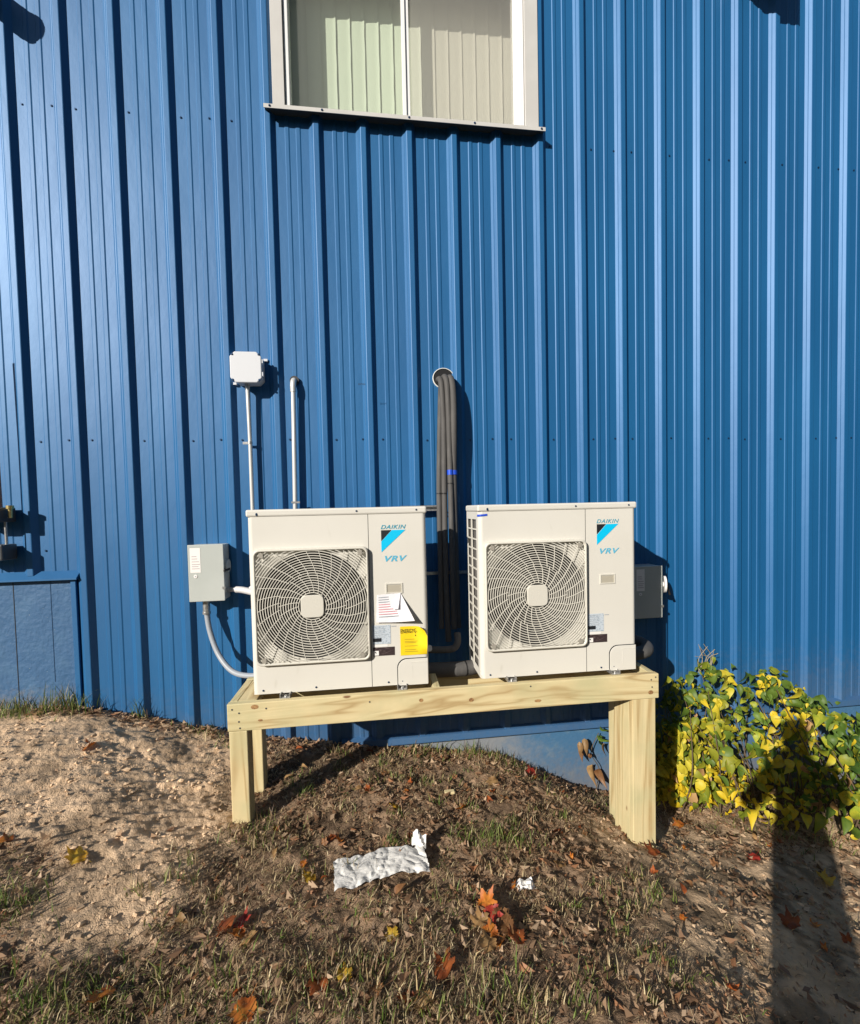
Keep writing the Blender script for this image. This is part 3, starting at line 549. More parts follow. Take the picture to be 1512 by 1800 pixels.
MB().tube([(2.425,-.50,.785),(2.425,-.52,.785)], .017, 12).build('valve_cap', M['grey_pvc'], P2); MB().tube([(2.64,-.474,.638),(2.647,-.473,.638)], .0455, 14).build('foam_seam', M['black'], P2)
P3 = thing('elbow_pipe', 'grey foam pipe bending back beside the right unit', 'pipes', (3.7, -.56, .65))
fm('pipe', [(3.58,-.50,.675),(3.69,-.52,.675),(3.785,-.50,.682),(3.83,-.43,.69),(3.80,-.33,.70),(3.70,-.25,.70)], .040, P3); fm('pipe', [(3.6,-.44,.745),(3.69,-.44,.742),(3.75,-.40,.74),(3.74,-.32,.74)], .019, P3)
# octagonal junction box on its conduit
J = thing('junction_box', 'white octagonal junction box on top of a steel conduit', 'electrical box', (1.34, 0, 2.42))
def octo(x0, x1, z0, z1, c): return [(x0+c,z0),(x1-c,z0),(x1,z0+c),(x1,z1-c),(x1-c,z1),(x0+c,z1),(x0,z1-c),(x0,z0+c)]
MB().prism(octo(1.252, 1.432, 2.430, 2.612, .028), -.100, -.001).build('body', M['grey_pvc'], J, .003)
cv = MB().prism(octo(1.246, 1.438, 2.424, 2.618, .030), -.113, -.1005).build('cover', M['grey_pvc'], J, .005)
for x, z in ((1.262,2.60),(1.424,2.60),(1.262,2.44),(1.424,2.44)): screw(cv, x, -.113, z)
for z in (2.56, 2.48): MB().box(1.436, 1.446, -.108, -.09, z-.012, z+.012).build('latch', M['grey_pvc'], cv)
MB().box(1.235, 1.255, -.02, -.001, 2.435, 2.45).box(1.43, 1.455, -.02, -.001, 2.59, 2.605).build('mounting_ear', M['grey_pvc'], J)
CD = thing('conduit', 'thin steel conduit running from the octagonal box down behind the left unit', 'conduit', (1.335, -.045, .98))
MB().tube([(1.333,-.055,2.430),(1.333,-.052,2.36),(1.335,-.045,2.05),(1.335,-.045,1.62),(1.335,-.045,1.2),(1.325,-.045,1.12),(1.30,-.045,1.10)], .0128, 12).build('tube', M['emt'], CD)
MB().tube([(1.333,-.055,2.431),(1.333,-.054,2.395)], .0175, 6).build('connector', M['galv'], CD)
MB().tube([(1.334,-.0455,2.062),(1.334,-.0455,2.046)], .0155, 12).box(1.285, 1.334, -.034, -.030, 2.046, 2.062).build('strap', M['galv'], CD)
CP = thing('vent_pipe', 'pale steel pipe with elbow top beside the conduit, above the left unit', 'pipe', (1.612, -.04, 1.5))
MB().tube([(1.618,-.045,2.41),(1.612,-.045,2.0),(1.606,-.045,1.6),(1.60,-.045,1.2)], .0150, 14).build('tube', M['emt'], CP)
MB().tube(bez([(1.618,-.045,2.385),(1.618,-.046,2.43),(1.620,-.03,2.462),(1.624,.01,2.468)], 6), .0190, 14).build('elbow', M['emt'], CP); MB().tube([(1.622,-.02,2.468),(1.623,-.001,2.468)], .030, 14).build('flange', M['black'], CP)
MB().box(1.585, 1.64, -.062, -.0605, 1.655, 1.667).build('strap', M['galv'], CP)
# disconnect boxes
def disconnect(label, x0, x1, z0, z1, yf, on_right):
    Dn = thing('disconnect_box', label, 'electrical box', ((x0+x1)/2, 0, z0)); G = M['box_grey']
    MB().box(x0+.006, x1-.006, yf+.012, -.002, z0+.004, z1-.004).build('body', G, Dn, .003)
    dr = MB().box(x0, x1, yf, yf+.0115, z0, z1).build('door', G, Dn, .003)
    lx = x0+.014; y = yf-.0012; lz = z1-.02
    MB().add([(lx,y,lz-.155),(lx+.062,y,lz-.155),(lx+.062,y,lz),(lx,y,lz)], [(0,1,2,3)]).build('label_sticker', M['stwhite'], dr)
    text_mesh('EATON', lx+.008, y-.0008, lz-.022, .044, .011, 0, M['ink'], dr, 'maker_name', .02)
    q = MB()
    for i, (dz, wd) in enumerate(((.055,.03),(.07,.034),(.088,.044),(.105,.048),(.118,.04),(.132,.046))): q.add([(lx+.01,y-.0008,lz-dz),(lx+.01+wd,y-.0008,lz-dz),(lx+.01+wd,y-.0008,lz-dz+.004),(lx+.01,y-.0008,lz-dz+.004)], [(0,1,2,3)])
    q.build('small_print', mat('label_grey', (.42, .36, .38), .6), dr)
    MB().disc((lx+.03, yf, lz-.178), (0, -1, 0), .011, .003, 16).build('knockout', M['stwhite'], dr); MB().disc((lx+.03, yf-.003, lz-.178), (0, -1, 0), .004, .001, 8).build('knockout_pin', M['pale_ink'], dr)
    MB().box(x1-.012, x1+.006, yf-.006, yf+.004, z0+.075, z0+.09).build('hasp', M['galv'], dr)
    pv = (MB().disc((x1+.034, -.112, (z0+z1)/2+.045), (.90, -.44, 0), .060, .014, 24).tube([(x1-.004, -.10, (z0+z1)/2+.045), (x1+.036, -.112, (z0+z1)/2+.045)], .02, 10) if on_right else MB().disc((x1-.006, yf*.55, (z0+z1)/2+.035), (1, 0, 0), .042, .016, 20)).build('switch_base', M['stwhite'] if on_right else M['box_grey'], Dn)
    hd = MB().tube([(x1+.05, -.12, (z0+z1)/2+.05), (x1+.075, -.125, (z0+z1)/2-.03)], .009, 8)
    if not on_right: hd = MB().box(x1+.0, x1+.012, yf-.012, yf*.4, (z0+z1)/2+.005, (z0+z1)/2+.02)
    hd.build('lever', M['black'], Dn, .002); return Dn
disconnect('small grey switch box with white label, on the wall left of the units', .958, 1.172, 1.046, 1.405, -.135, False)
disconnect('grey switch box in shade at the right end of the right unit', 3.935, 4.148, .786, 1.158, -.15, True)
FL = thing('flexible_conduit', 'grey flexible conduit hanging in a curve from the left switch box', 'conduit', (1.05, -.07, .7))
MB().tube(bez([(1.035,-.07,1.03),(1.036,-.072,.95),(1.06,-.09,.83),(1.12,-.13,.70),(1.22,-.20,.615),(1.34,-.26,.60),(1.5,-.32,.63)], 10), .0165, 12).build('hose', M['flex'], FL)
MB().tube([(1.034,-.07,1.044),(1.034,-.07,.965)], .0215, 12).tube([(1.034,-.07,.968),(1.034,-.07,.953)], .026, 8).build('fitting', M['galv'], FL)
CN = thing('conduit_fitting', 'short shiny fitting joining the left switch box to the left unit', 'conduit', (1.25, -.1, 1.1))
MB().tube([(1.166,-.075,1.105),(1.205,-.08,1.105)], .016, 10).build('nut', M['galv'], CN); MB().tube(bez([(1.2,-.08,1.105),(1.26,-.11,1.107),(1.32,-.16,1.105),(1.5,-.34,1.10)], 8), [.013]*4+[.021]*21, 12).build('hose', mat('silver_hose', (.72,.72,.72), .45, .3, bump=[(220,.6,.004,S1)]), CN)
SR = thing('strut_rail', 'thin galvanised strut on the wall behind the pipes', 'rail', (2.55, -.04, 1.6))
MB().box(2.30, 2.565, -.072, -.031, 1.612, 1.622).box(2.30, 2.565, -.072, -.031, 1.585, 1.595).box(2.30, 2.565, -.036, -.031, 1.595, 1.612).build('channel', M['galv'], SR)
SR2 = thing('lower_strut_rail', 'thin galvanised strut low in the shaded gap between the units', 'rail', (2.55, -.04, 1.15))
MB().box(2.38, 2.80, -.06, -.031, 1.145, 1.165).build('channel', M['galv'], SR2)
# utility boxes at the far left
V = thing('valve_assembly', 'dark grey pipe fitting with brass cap on the wall at the left edge', 'valve', (-.1, -.06, 1.4))
MB().box(-.30, -.082, -.145, -.02, 1.575, 1.665, b=.008).build('upper_body', M['darkgrey'], V); MB().box(-.30, -.085, -.135, -.02, 1.345, 1.440, b=.008).build('lower_body', M['darkgrey'], V)
MB().tube([(-.055,-.10,1.60),(-.055,-.10,1.668)], .011, 10).tube([(-.055,-.10,1.655),(-.055,-.10,1.675)], .019, 10).build('cap', M['brass'], V)
MB().tube([(-.095,-.085,1.60),(-.095,-.085,1.36)], .008, 8).build('link', M['galv'], V); MB().tube([(-.125,-.08,1.66),(-.135,-.08,2.6)], .013, 10).build('riser', mat('copper_pipe', (.36,.18,.13), .45, .5), V)
# fixtures just above the picture that throw their shade on the wall
FLD = thing('flood_light', 'wall mounted flood light whose rounded shade falls at the upper left', 'light', (-.35, -.1, 4.95))
MB().disc((-.20, -.001, 4.74), (0, -1, 0), .055, .03, 16).build('mount', M['darkgrey'], FLD)
MB().tube(bez([(-.20,-.03,4.74),(-.20,-.08,4.75),(-.19,-.13,4.735)], 6), .02, 10).build('arm', M['darkgrey'], FLD)
MB().tube(bez([(-.22,-.10,4.82),(-.19,-.14,4.79),(-.12,-.19,4.735),(-.065,-.225,4.705)], 6), [.055]*2+[.070]*4+[.082]*8+[.085]*4+[.07], 16).build('head', M['darkgrey'], FLD)
BX = thing('wall_camera', 'boxy wall fixture whose square shade falls at the upper right', 'fixture', (4.9, -.1, 5.3))
MB().box(4.90, 5.075, -.30, -.22, 5.345, 5.55).build('body', M['darkgrey'], BX, .004); MB().box(4.84, 5.02, -.24, -.001, 5.36, 5.50).build('bracket', M['darkgrey'], BX, .004)

# ------------------------------------------------------------------ leaves and plants
def leaf_mesh(name, mt, length=1.0, width=.62, curl=.25, fold=.22, lobed=False, seed=0):
    rd = random.Random(seed); 
    if lobed:
        out = []; n = 44
        for k in range(n):
            a = 2*math.pi*k/n; d = 0
            for la, ll, lw in ((90, .56, 20), (35, .50, 19), (145, .50, 19), (-18, .36, 18), (198, .36, 18), (-60, .22, 30), (240, .22, 30)):
                da = abs((math.degrees(a)-la+180) % 360-180); d = max(d, ll*max(0, 1-(da/lw)**1.3*.42))
            d = max(d, .32)*(1 + .10*math.sin(k*2.9+seed) + .06*rd.uniform(-1, 1)); out.append((d*math.cos(a), d*math.sin(a)))
        V = [(0, 0, 0)] + [(x*.4, y*.4, 0) for x, y in out] + [(x*.75, y*.75, 0) for x, y in out] + [(x, y, 0) for x, y in out]
        F = [(0, 1+k, 1+(k+1) % n) for k in range(n)] + [(1+g*n+k, 1+(g+1)*n+k, 1+(g+1)*n+(k+1) % n, 1+g*n+(k+1) % n) for g in (0, 1) for k in range(n)]
        c1, c2, ph = rd.uniform(.3, 1.3)*curl*3.2, rd.uniform(-.8, 1)*curl*3, rd.uniform(0, 3)
        V = [(x*(1-.25*abs(y)), y, z + c1*(x*math.cos(ph)+y*math.sin(ph))**2 + c2*x*y + .06*math.sin(11*x+ph)*math.sin(10*y+ph) + .5*curl*math.hypot(x, y)**2) for x, y, z in V]
        V += [(-.012, -.15, .0), (.012, -.15, .0), (.008, -.62, .06), (-.008, -.62, .06)]; i = len(V)-4; F += [(i, i+1, i+2, i+3)]
    else:
        V = []; F = []; m_ = 6
        for i in range(m_+1):
            t = i/m_; wd = width*.5*math.sin(math.pi*min(1, t*1.02+.03)**.8)**.8*(1-.25*t) if 0 < i < m_ else .01; y = t*length; z = -curl*t*t*length + .06*math.sin(t*3)
            V += [(-wd, y, z + wd*fold*2), (0, y, z), (wd, y, z + wd*fold*2)]
            if i: b = i*3; F += [(b-3, b-2, b+1, b), (b-2, b-1, b+2, b+1)]
    me = bpy.data.meshes.new(name); me.from_pydata(V, [], F); me.materials.append(mt)
    me.polygons.foreach_set('use_smooth', [True]*len(me.polygons)); me.update(); return me
BUSH = thing('bush', 'leafy yellow and green bush growing against the wall at right', 'bush', (4.9, -.2, -.6))
def top_z(x): return float(np.interp(x, [4.0, 4.2, 4.5, 4.75, 5.05, 5.2, 5.45, 5.7, 6.1, 6.6, 7.2], [-.1, .14, .40, .30, .35, .22, .02, -.08, -.1, -.2, -.35]))
def dep(x): return float(np.interp(x, [4.0, 4.2, 4.6, 5.2, 6, 7.2], [.20, .32, .44, .74, .78, .6]))
variants = {c: [leaf_mesh('leaf', LM[c], 1, rw, cu, fo, seed=i) for i, (rw, cu, fo) in enumerate(((.66, .3, .25), (.80, .55, .2), (.56, .15, .45), (.7, .8, .35)))] for c in ('green', 'lime', 'yellow', 'deep', 'tan')}
sites = []
rb = random.Random(5)
while len(sites) < 2300:
    x = 4.03 + 2.6*rb.random()**1.35; zg = float(H0(np.array(x), np.array(-.3))); zt_ = top_z(x); hh = rb.random()**.95; z = zg + .10 + (zt_-zg-.10)*hh
    zg = float(H0(np.array(x), np.array(-dep(x)*.8))) + .0*zg; z = zg + .06 + (zt_-zg-.06)*hh; y = -dep(x)*math.sqrt(max(0, 1-hh**1.5))*(1.04 - .6*rb.random()**1.7) - .03
    if hh < .12 and rb.random() < .5: continue
    if hh > .85 and rb.random() < .25: z += rb.uniform(0, .10)
    sites.append((x, y, z, hh))
sites.sort(key=lambda s: -( -s[1]*1.0 + s[3]*.3 - abs(s[0]-4.7)*.45))
leaf_rest = {c: MB() for c in variants}
for i, (x, y, z, hh) in enumerate(sites):
    n1 = float(vn(np.array(x), np.array(z), .28, 31)); r = rb.random()
    if hh > .78: c = 'green' if r < .62 else ('lime' if r < .85 else 'yellow')
    elif x < 5.15: c = 'yellow' if r + .45*n1 > .55 else ('lime' if r + .45*n1 > .22 else ('green' if r > .05 else 'tan'))
    else: c = 'deep' if r < .42 else ('green' if r < .75 else ('lime' if r < .9 else 'yellow'))
    me = rb.choice(variants[c]); s = (.036 + .085*rb.random()**2.0)*(.9 if hh > .8 else 1)
    nrm = Vector((rb.gauss(-.1, .7), -.7+rb.gauss(.05, .45), rb.gauss(.45, .6))).normalized(); down = Vector((rb.uniform(-.8, .8), rb.uniform(-.3, .1), -1+rb.uniform(0, .9))); dr = (down - nrm*down.dot(nrm)).normalized()
    mw = Matrix((dr.cross(nrm)*s, dr*s, nrm*s)).transposed().to_4x4(); mw.translation = Vector((x, y, z)) - dr*s*.5
    if i < 300:
        o = bpy.data.objects.new('leaf', me); COL.objects.link(o); o.parent = BUSH; o.matrix_local = Matrix.Translation(-ORG[BUSH]) @ mw
    else:
        leaf_rest[c].add([mw @ v.co for v in me.vertices], [p.vertices[:] for p in me.polygons], 0, True)
for c, mb in leaf_rest.items():
    if mb.f: mb.build('inner_leaves', LM[c], BUSH)['kind'] = 'stuff'
sm = MB()
for i in range(80):
    x = rb.uniform(4.15, 6.4); y = -dep(x)*rb.uniform(.1, .9); zg = float(H0(np.array(x), np.array(y))); x2 = x + rb.uniform(-.25, .25); z2 = zg + (top_z(x2)-zg)*rb.uniform(.5, .98)
    sm.tube(bez([(x, y, zg-.02), (x+(x2-x)*.3+rb.uniform(-.06, .06), y-rb.uniform(0, .1), zg+(z2-zg)*.45), (x2, y*.6-.03, z2)], 5), [.0055]*4+[.004]*4+[.0025]*3, 5)
sm.build('stems', M['stem'], BUSH)
tw = MB()
for i in range(9): x = 4.53+rb.uniform(-.05, .05); tw.tube(bez([(x, -.08, .34), (x+rb.uniform(-.04, .04), -.08, .44), (x+rb.uniform(-.08, .1), -.1, rb.uniform(.46, .56))], 4), .0018, 4)
tw.build('dry_twigs', mat('dry_twig', (.42, .34, .2), .8), BUSH)
VN = thing('dried_vine', 'curled brown vine leaves against the foundation behind the right post', 'vine', (3.65, -.04, -.5))
MB().tube(bez([(3.70,-.02,-.52),(3.72,-.035,-.35),(3.66,-.03,-.22),(3.72,-.03,-.08)], 6), .003, 5).build('stem', M['stem'], VN)
vt = {c: leaf_mesh('dry_leaf', LM[c], 1, .5, .5, .4, seed=9) for c in ('tan', 'brown', 'green')}
for x, z, c, s in ((3.56,-.12,'tan',.09),(3.60,-.10,'tan',.10),(3.57,-.17,'brown',.08),(3.645,-.21,'brown',.06),(3.66,-.30,'tan',.13),(3.69,-.34,'brown',.12),(3.70,-.08,'green',.09),(3.74,-.10,'green',.10),(3.76,-.15,'tan',.08),(3.72,-.02,'green',.07)):
    o = bpy.data.objects.new('leaf', vt[c]); COL.objects.link(o); o.parent = VN; o.location = Vector((x, -.05, z)) - ORG[VN]; o.rotation_euler = (math.radians(rb.uniform(200, 290)), rb.uniform(-.5, .5), rb.uniform(-1.2, 1.2)); o.scale = (s, s, s)

# ------------------------------------------------------------------ fallen leaves
FALL = [(1.55,-1.35,'rust',.13,'big curled rust leaf on the sparse grass at lower left'),(1.633,-1.39,'tan',.09,'tan leaf curled against the big rust leaf'),(1.251,-1.575,'orange',.15,'large orange leaf near the bottom left corner'),(1.693,-1.629,'orange',.11,'bright orange leaf at the bottom edge, left of centre'),
(1.909,-1.56,'rust',.10,'dark rust leaf standing on edge at the bottom, left of centre'),(1.992,-1.54,'gold',.07,'small golden leaf next to the dark rust leaf'),(2.162,-1.385,'gold',.07,'single bright yellow leaf in the grass below the crumpled paper'),(2.336,-1.542,'rust',.15,'broad rust brown leaf at the bottom centre'),
(2.558,-1.268,'orange',.11,'orange leaf on top of the leaf cluster right of the paper'),(2.515,-1.348,'tan',.10,'pale tan leaf at the left of the leaf cluster'),(2.519,-1.449,'tan',.10,'tan leaf at the bottom of the leaf cluster'),(2.61,-1.38,'brown',.12,'dark brown leaf at the right of the leaf cluster'),
(2.254,-1.648,'tan',.13,'long tan leaf at the bottom edge, centre'),(2.195,-1.625,'rust',.07,'small rust leaf beside the long tan leaf'),(2.098,-1.593,'brown',.09,'brown leaf in the grass left of the long tan leaf'),(2.588,-.573,'orange',.08,'orange leaf in the grass in front of the stand'),(2.208,-.626,'gold',.08,'yellow orange leaf below the left unit'),
(2.834,-.352,'tan',.10,'flat pale tan leaf under the stand'),(3.166,-.143,'red',.12,'red leaf below the foundation under the stand'),(2.891,-.485,'brown',.09,'brown leaf right of the flat pale tan leaf'),(.867,-1.072,'gold',.10,'golden tan leaf standing alone on the bare sand'),(.514,-.421,'orange',.10,'orange brown leaf lying flat on the upper sand bank'),
(.031,-.143,'tan',.12,'orange tan leaf among grass at the left wall foot'),(3.609,-.838,'rust',.13,'rust leaf at the foot of the right post'),(4.056,-.444,'orange',.09,'small orange leaf between the right post and the bush'),(4.253,-.799,'red',.09,'red leaf beside the shade of the person'),(3.99,-1.272,'rust',.11,'rust leaf lying inside the shade of the person'),
(4.517,-.972,'gold',.16,'large yellow leaf at the right edge of the shade'),(3.003,-.992,'tan',.08,'pinkish tan leaf on bare soil right of the paper scrap'),(3.118,-.705,'rust',.07,'small rust leaf in the grass near the right post'),(1.812,-1.105,'gold',.08,'yellow brown leaf left of the crumpled paper'),(.565,-1.033,'orange',.09,'orange leaf at the left picture edge on the sand'),
(1.59,-1.325,'red',.08,'dark red leaf tucked behind the big rust leaf'),(1.60,-1.375,'orange',.07,'small orange leaf between the rust and tan leaves'),(2.565,-1.315,'red',.09,'dark red leaf in the middle of the leaf cluster'),(2.60,-1.335,'brown',.10,'brown leaf below the orange one in the leaf cluster'),(2.545,-1.40,'orange',.08,'small orange leaf low in the leaf cluster'),(2.635,-1.43,'rust',.10,'rust leaf at the lower right of the leaf cluster'),
(1.687,-.436,'tan',.10,'pinkish tan leaf in front of the shaded rear post')]
for i, (x, y, c, s, lb) in enumerate(FALL):
    me = leaf_mesh('fallen_leaf', LM[c], lobed=True, curl=rb.uniform(.15, .34), seed=100+i); o = bpy.data.objects.new('fallen_leaf', me); COL.objects.link(o); tag(o, lb, 'leaf', 'fallen leaves on the ground')
    o.location = (x, y, gz(x, y) + s*.16); o.rotation_euler = (math.radians(rb.uniform(-15, 28)), math.radians(rb.uniform(-22, 22)), rb.uniform(0, 6.28)); o.scale = (min(s, .105)*1.05,)*3
small = [leaf_mesh('small_leaf', LM[c], lobed=(i % 2 == 0), width=.55, curl=.3 + .1*(i % 3), fold=.3, seed=300+i) for i, c in enumerate(('brown', 'tan', 'rust', 'brown', 'orange', 'tan', 'brown', 'rust'))]
k = 0
while k < 110:
    x, y = rb.uniform(1.2, 4.6), rb.uniform(-1.72, -.06)
    if float(sandy(np.array(x), np.array(y))) > .4 or abs(x-2.13) < .27 and abs(y+1.05) < .14: continue
    k += 1; s = rb.uniform(.028, .062); o = bpy.data.objects.new('small_leaf', rb.choice(small)); COL.objects.link(o); cn = o.data.materials[0].name[5:]; wh = 'under the timber stand' if y > -.7 else ('on the earth right of the paper scrap' if x > 2.9 else ('left of the crumpled paper' if x < 1.85 else ('close in front of the stand' if y > -1.0 else ('below the crumpled paper' if x < 2.4 else 'around the leaf cluster')))); tag(o, f'small curled {cn} leaf strewn {wh}', 'leaf', 'small dead leaves strewn over the slope')
    o.location = (x, y, gz(x, y) + s*.15); o.rotation_euler = (math.radians(rb.uniform(-35, 45)), math.radians(rb.uniform(-35, 35)), rb.uniform(0, 6.28)); o.scale = (s, s, s)
# crumpled paper, scrap, chip
CR = [(.3,18,.010,.2),(1.2,30,.006,.5),(-.5,34,.006,.9),(2.2,52,.003,.1),(.05,70,.003,.7),(-1.0,95,.0018,.4),(1.8,120,.0012,.3)]
n1_, n2_ = 90, 40; vs = np.zeros((n1_+1, n2_+1, 3))
for i in range(n1_+1):
    for j in range(n2_+1):
        s, t = i/n1_, j/n2_; bx_ = np.interp(s, [0, .3, .6, .85, 1], [1.915, 2.03, 2.14, 2.26, 2.335]); by_ = np.interp(s, [0, .3, .6, .85, 1], [-1.11, -1.08, -1.03, -1.01, -1.015]); wdt = np.interp(s, [0, .4, .8, 1], [.085, .083, .085, .075]) + .008*float(vn(np.array(s*4), np.array(t), .3, 41))
        x = bx_ - (t-.5)*2*wdt*.12; y = by_ + (t-.5)*2*wdt; U_, V2 = np.array(s*.42), np.array(t*.17); zz = .013*abs(float(vn(U_*1.3+V2*.4, V2*.6-U_*.3, .07, 45))) + .0065*abs(float(vn(U_-V2*.5, V2+U_*.4, .038, 46))) + .0015*abs(float(vn(U_+V2*.3, V2, .018, 47)))
        z = H0(np.array(x), np.array(y)) + .028 + .008*math.sin(math.pi*t) + zz; vs[i, j] = (x + .004*float(vn(np.array(s*3), np.array(t*2), .13, 43)), y + .006*float(vn(np.array(s), np.array(t*2), .05, 44)), z)
idx2 = np.arange((n1_+1)*(n2_+1)).reshape(n1_+1, n2_+1); q2 = np.stack([idx2[:-1, :-1], idx2[1:, :-1], idx2[1:, 1:], idx2[:-1, 1:]], -1).reshape(-1, 4)
PP = np_mesh('crumpled_paper', vs.reshape(-1, 3), q2, M['tissue'], smooth=False); tag(PP, 'crumpled white paper sheet lying on the dirt in front of the stand', 'paper')
fl = MB(); vs = []
for i in range(9):
    for j in range(6): s, t = i/8, j/5; vs.append((2.27 + .065*s + .01*t, -.925 - .02*s + .01*math.sin(t*6+s*3) + .02*t, gz(2.29, -.93) + .02 + .075*t*(1-.4*s) + .012*math.sin(s*9+t*5)))
fl.add(vs, [(i*6+j, (i+1)*6+j, (i+1)*6+j+1, i*6+j+1) for i in range(8) for j in range(5)], 0, False); fl.build('raised_corner', M['tissue'], PP)
def scrap(name, label, cat, x, y, s, mt, seed):
    rd = random.Random(seed); z = gz(x, y); vs = []
    for i in range(5):
        for j in range(5): vs.append((x + s*(i/4-.5) + rd.uniform(-.1, .1)*s, y + s*(j/4-.5)*.7 + rd.uniform(-.1, .1)*s, z + .008 + rd.uniform(0, .35)*s))
    tag(MB().add(vs, [(i*5+j, (i+1)*5+j, (i+1)*5+j+1, i*5+j+1) for i in range(4) for j in range(4)]).build(name, mt), label, cat)
scrap('paper_scrap', 'small torn white paper scrap on the soil right of the crumpled paper', 'paper', 2.776, -1.139, .075, M['tissue'], 3)
zc = gz(2.534, -.46); tag(MB().box(2.505, 2.565, -.475, -.447, zc+.004, zc+.02, b=.003).build('wood_chip', M['wood_x']), 'small pale wood offcut lying in the grass under the stand', 'offcut')

# ------------------------------------------------------------------ grass, litter, clods
def dens(x, y):
    s = sandy(x, y); b = bare_r(x, y); pat = .42 + .55*vn(x, y, .22, 51) + .5*vn(x, y, .06, 52)
    d = (1-s)*(1-b*.86)*np.clip(pat, .03, 1.4) + .05*s*ss(.3, .8, vn(x, y, .12, 53))
    d = d + 1.1*ss(-1.42, -1.62, y + .05*vn(x, y, .1, 54))*ss(3.1, 2.5, x)*np.clip(pat, .15, 1)
    return np.clip(d, 0, 1.6)
def blades(n, lo, hi, wd, lean, colf, seed, density=dens, xr=(.0, 5.6), yr=(-1.85, -.02)):
    g = np.random.default_rng(seed); x = g.uniform(*xr, n*4); y = g.uniform(*yr, n*4); k = g.random(n*4)*1.3 < density(x, y); x, y = x[k][:n], y[k][:n]; n = len(x)
    z = H(x, y) - .002; a = g.uniform(0, 2*np.pi, n); L = g.uniform(lo, hi, n)*g.uniform(.6, 1.2, n); ln = np.clip(g.normal(lean, .22, n), .05, 1.5); W_ = wd*g.uniform(.6, 1.4, n); wa = a + np.pi/2 + g.normal(0, .5, n)
    dx, dy = np.cos(a), np.sin(a); sx_, sy_ = np.cos(wa)*W_/2, np.sin(wa)*W_/2
    P0 = np.stack([x, y, z], -1); e1 = ln*.55; e2 = ln*1.25
    P1_ = P0 + np.stack([dx*np.sin(e1), dy*np.sin(e1), np.cos(e1)], -1)*(L*.5)[:, None]; P2_ = P1_ + np.stack([dx*np.sin(e2), dy*np.sin(e2), np.maximum(np.cos(e2), -.15)], -1)*(L*.5)[:, None]
    P2_[:, 2] = np.maximum(P2_[:, 2], z + .004); P1_[:, 2] = np.maximum(P1_[:, 2], z + .005); sd = np.stack([sx_, sy_, np.zeros(n)], -1)
    V_ = np.stack([P0-sd, P0+sd, P1_+sd*.85, P1_-sd*.85, P2_], 1).reshape(-1, 3); b = np.arange(n)[:, None]*5
    return V_, np.concatenate([b+[0, 1, 2, 3]], 1), np.concatenate([b+[3, 2, 4]], 1), np.repeat(colf(x, y, g), 5, 0)
def pick(g, n, cols, ps): return np.array(cols)[g.choice(len(cols), n, p=ps)]*g.uniform(.7, 1.25, (n, 1))
DRY = [(.48,.37,.20), (.36,.26,.15), (.23,.155,.095), (.60,.50,.30), (.13,.09,.055)]
GRN = [(.12,.18,.035), (.17,.22,.05), (.24,.26,.08), (.09,.14,.03)]
def c_mix(x, y, g):
    n = len(x); gm = ss(.10, .55, vn(x, y, .26, 61) + .35*vn(x, y, .09, 62) + .55*np.exp(-(((x-2.75)/.28)**2+((y+.83)/.16)**2)) + .5*np.exp(-(((x-2.68)/.3)**2+((y+.2)/.12)**2)) + .55*np.exp(-(((x-.75)/.2)**2+((y+1.25)/.2)**2)) + .45*ss(-1.5, -1.65, y)*ss(2.0, 1.4, x))*.8
    return np.where((g.random(n) < gm)[:, None], pick(g, n, GRN, [.3, .3, .2, .2]), pick(g, n, DRY, [.3, .25, .2, .15, .1]))
parts = [blades(11000, .012, .046, .0034, 1.0, c_mix, 71), blades(21000, .012, .065, .0022, 1.5, lambda x, y, g: pick(g, len(x), DRY, [.25, .25, .2, .2, .1]), 72)]
def tufts(spots, seed):
    g = np.random.default_rng(seed); xs, ys = [], []
    def df(x, y): return np.zeros_like(x)
    out = []
    for (x0, y0, r, n, lo, hi, green) in spots:
        out.append(blades(n, lo, hi, .0042, .55, (lambda x, y, g, q=green: np.where((g.random(len(x)) < q)[:, None], pick(g, len(x), GRN, [.3, .35, .2, .15]), pick(g, len(x), DRY, [.3, .25, .2, .15, .1]))), int(g.integers(1e6)),
                          density=lambda x, y, a=x0, b=y0, q=r: 1.4*np.exp(-(((x-a)/q)**2 + ((y-b)/(q*.5))**2)), xr=(x0-2*r, x0+2*r), yr=(max(-1.85, y0-r), min(-.012, y0+r))))
    return out
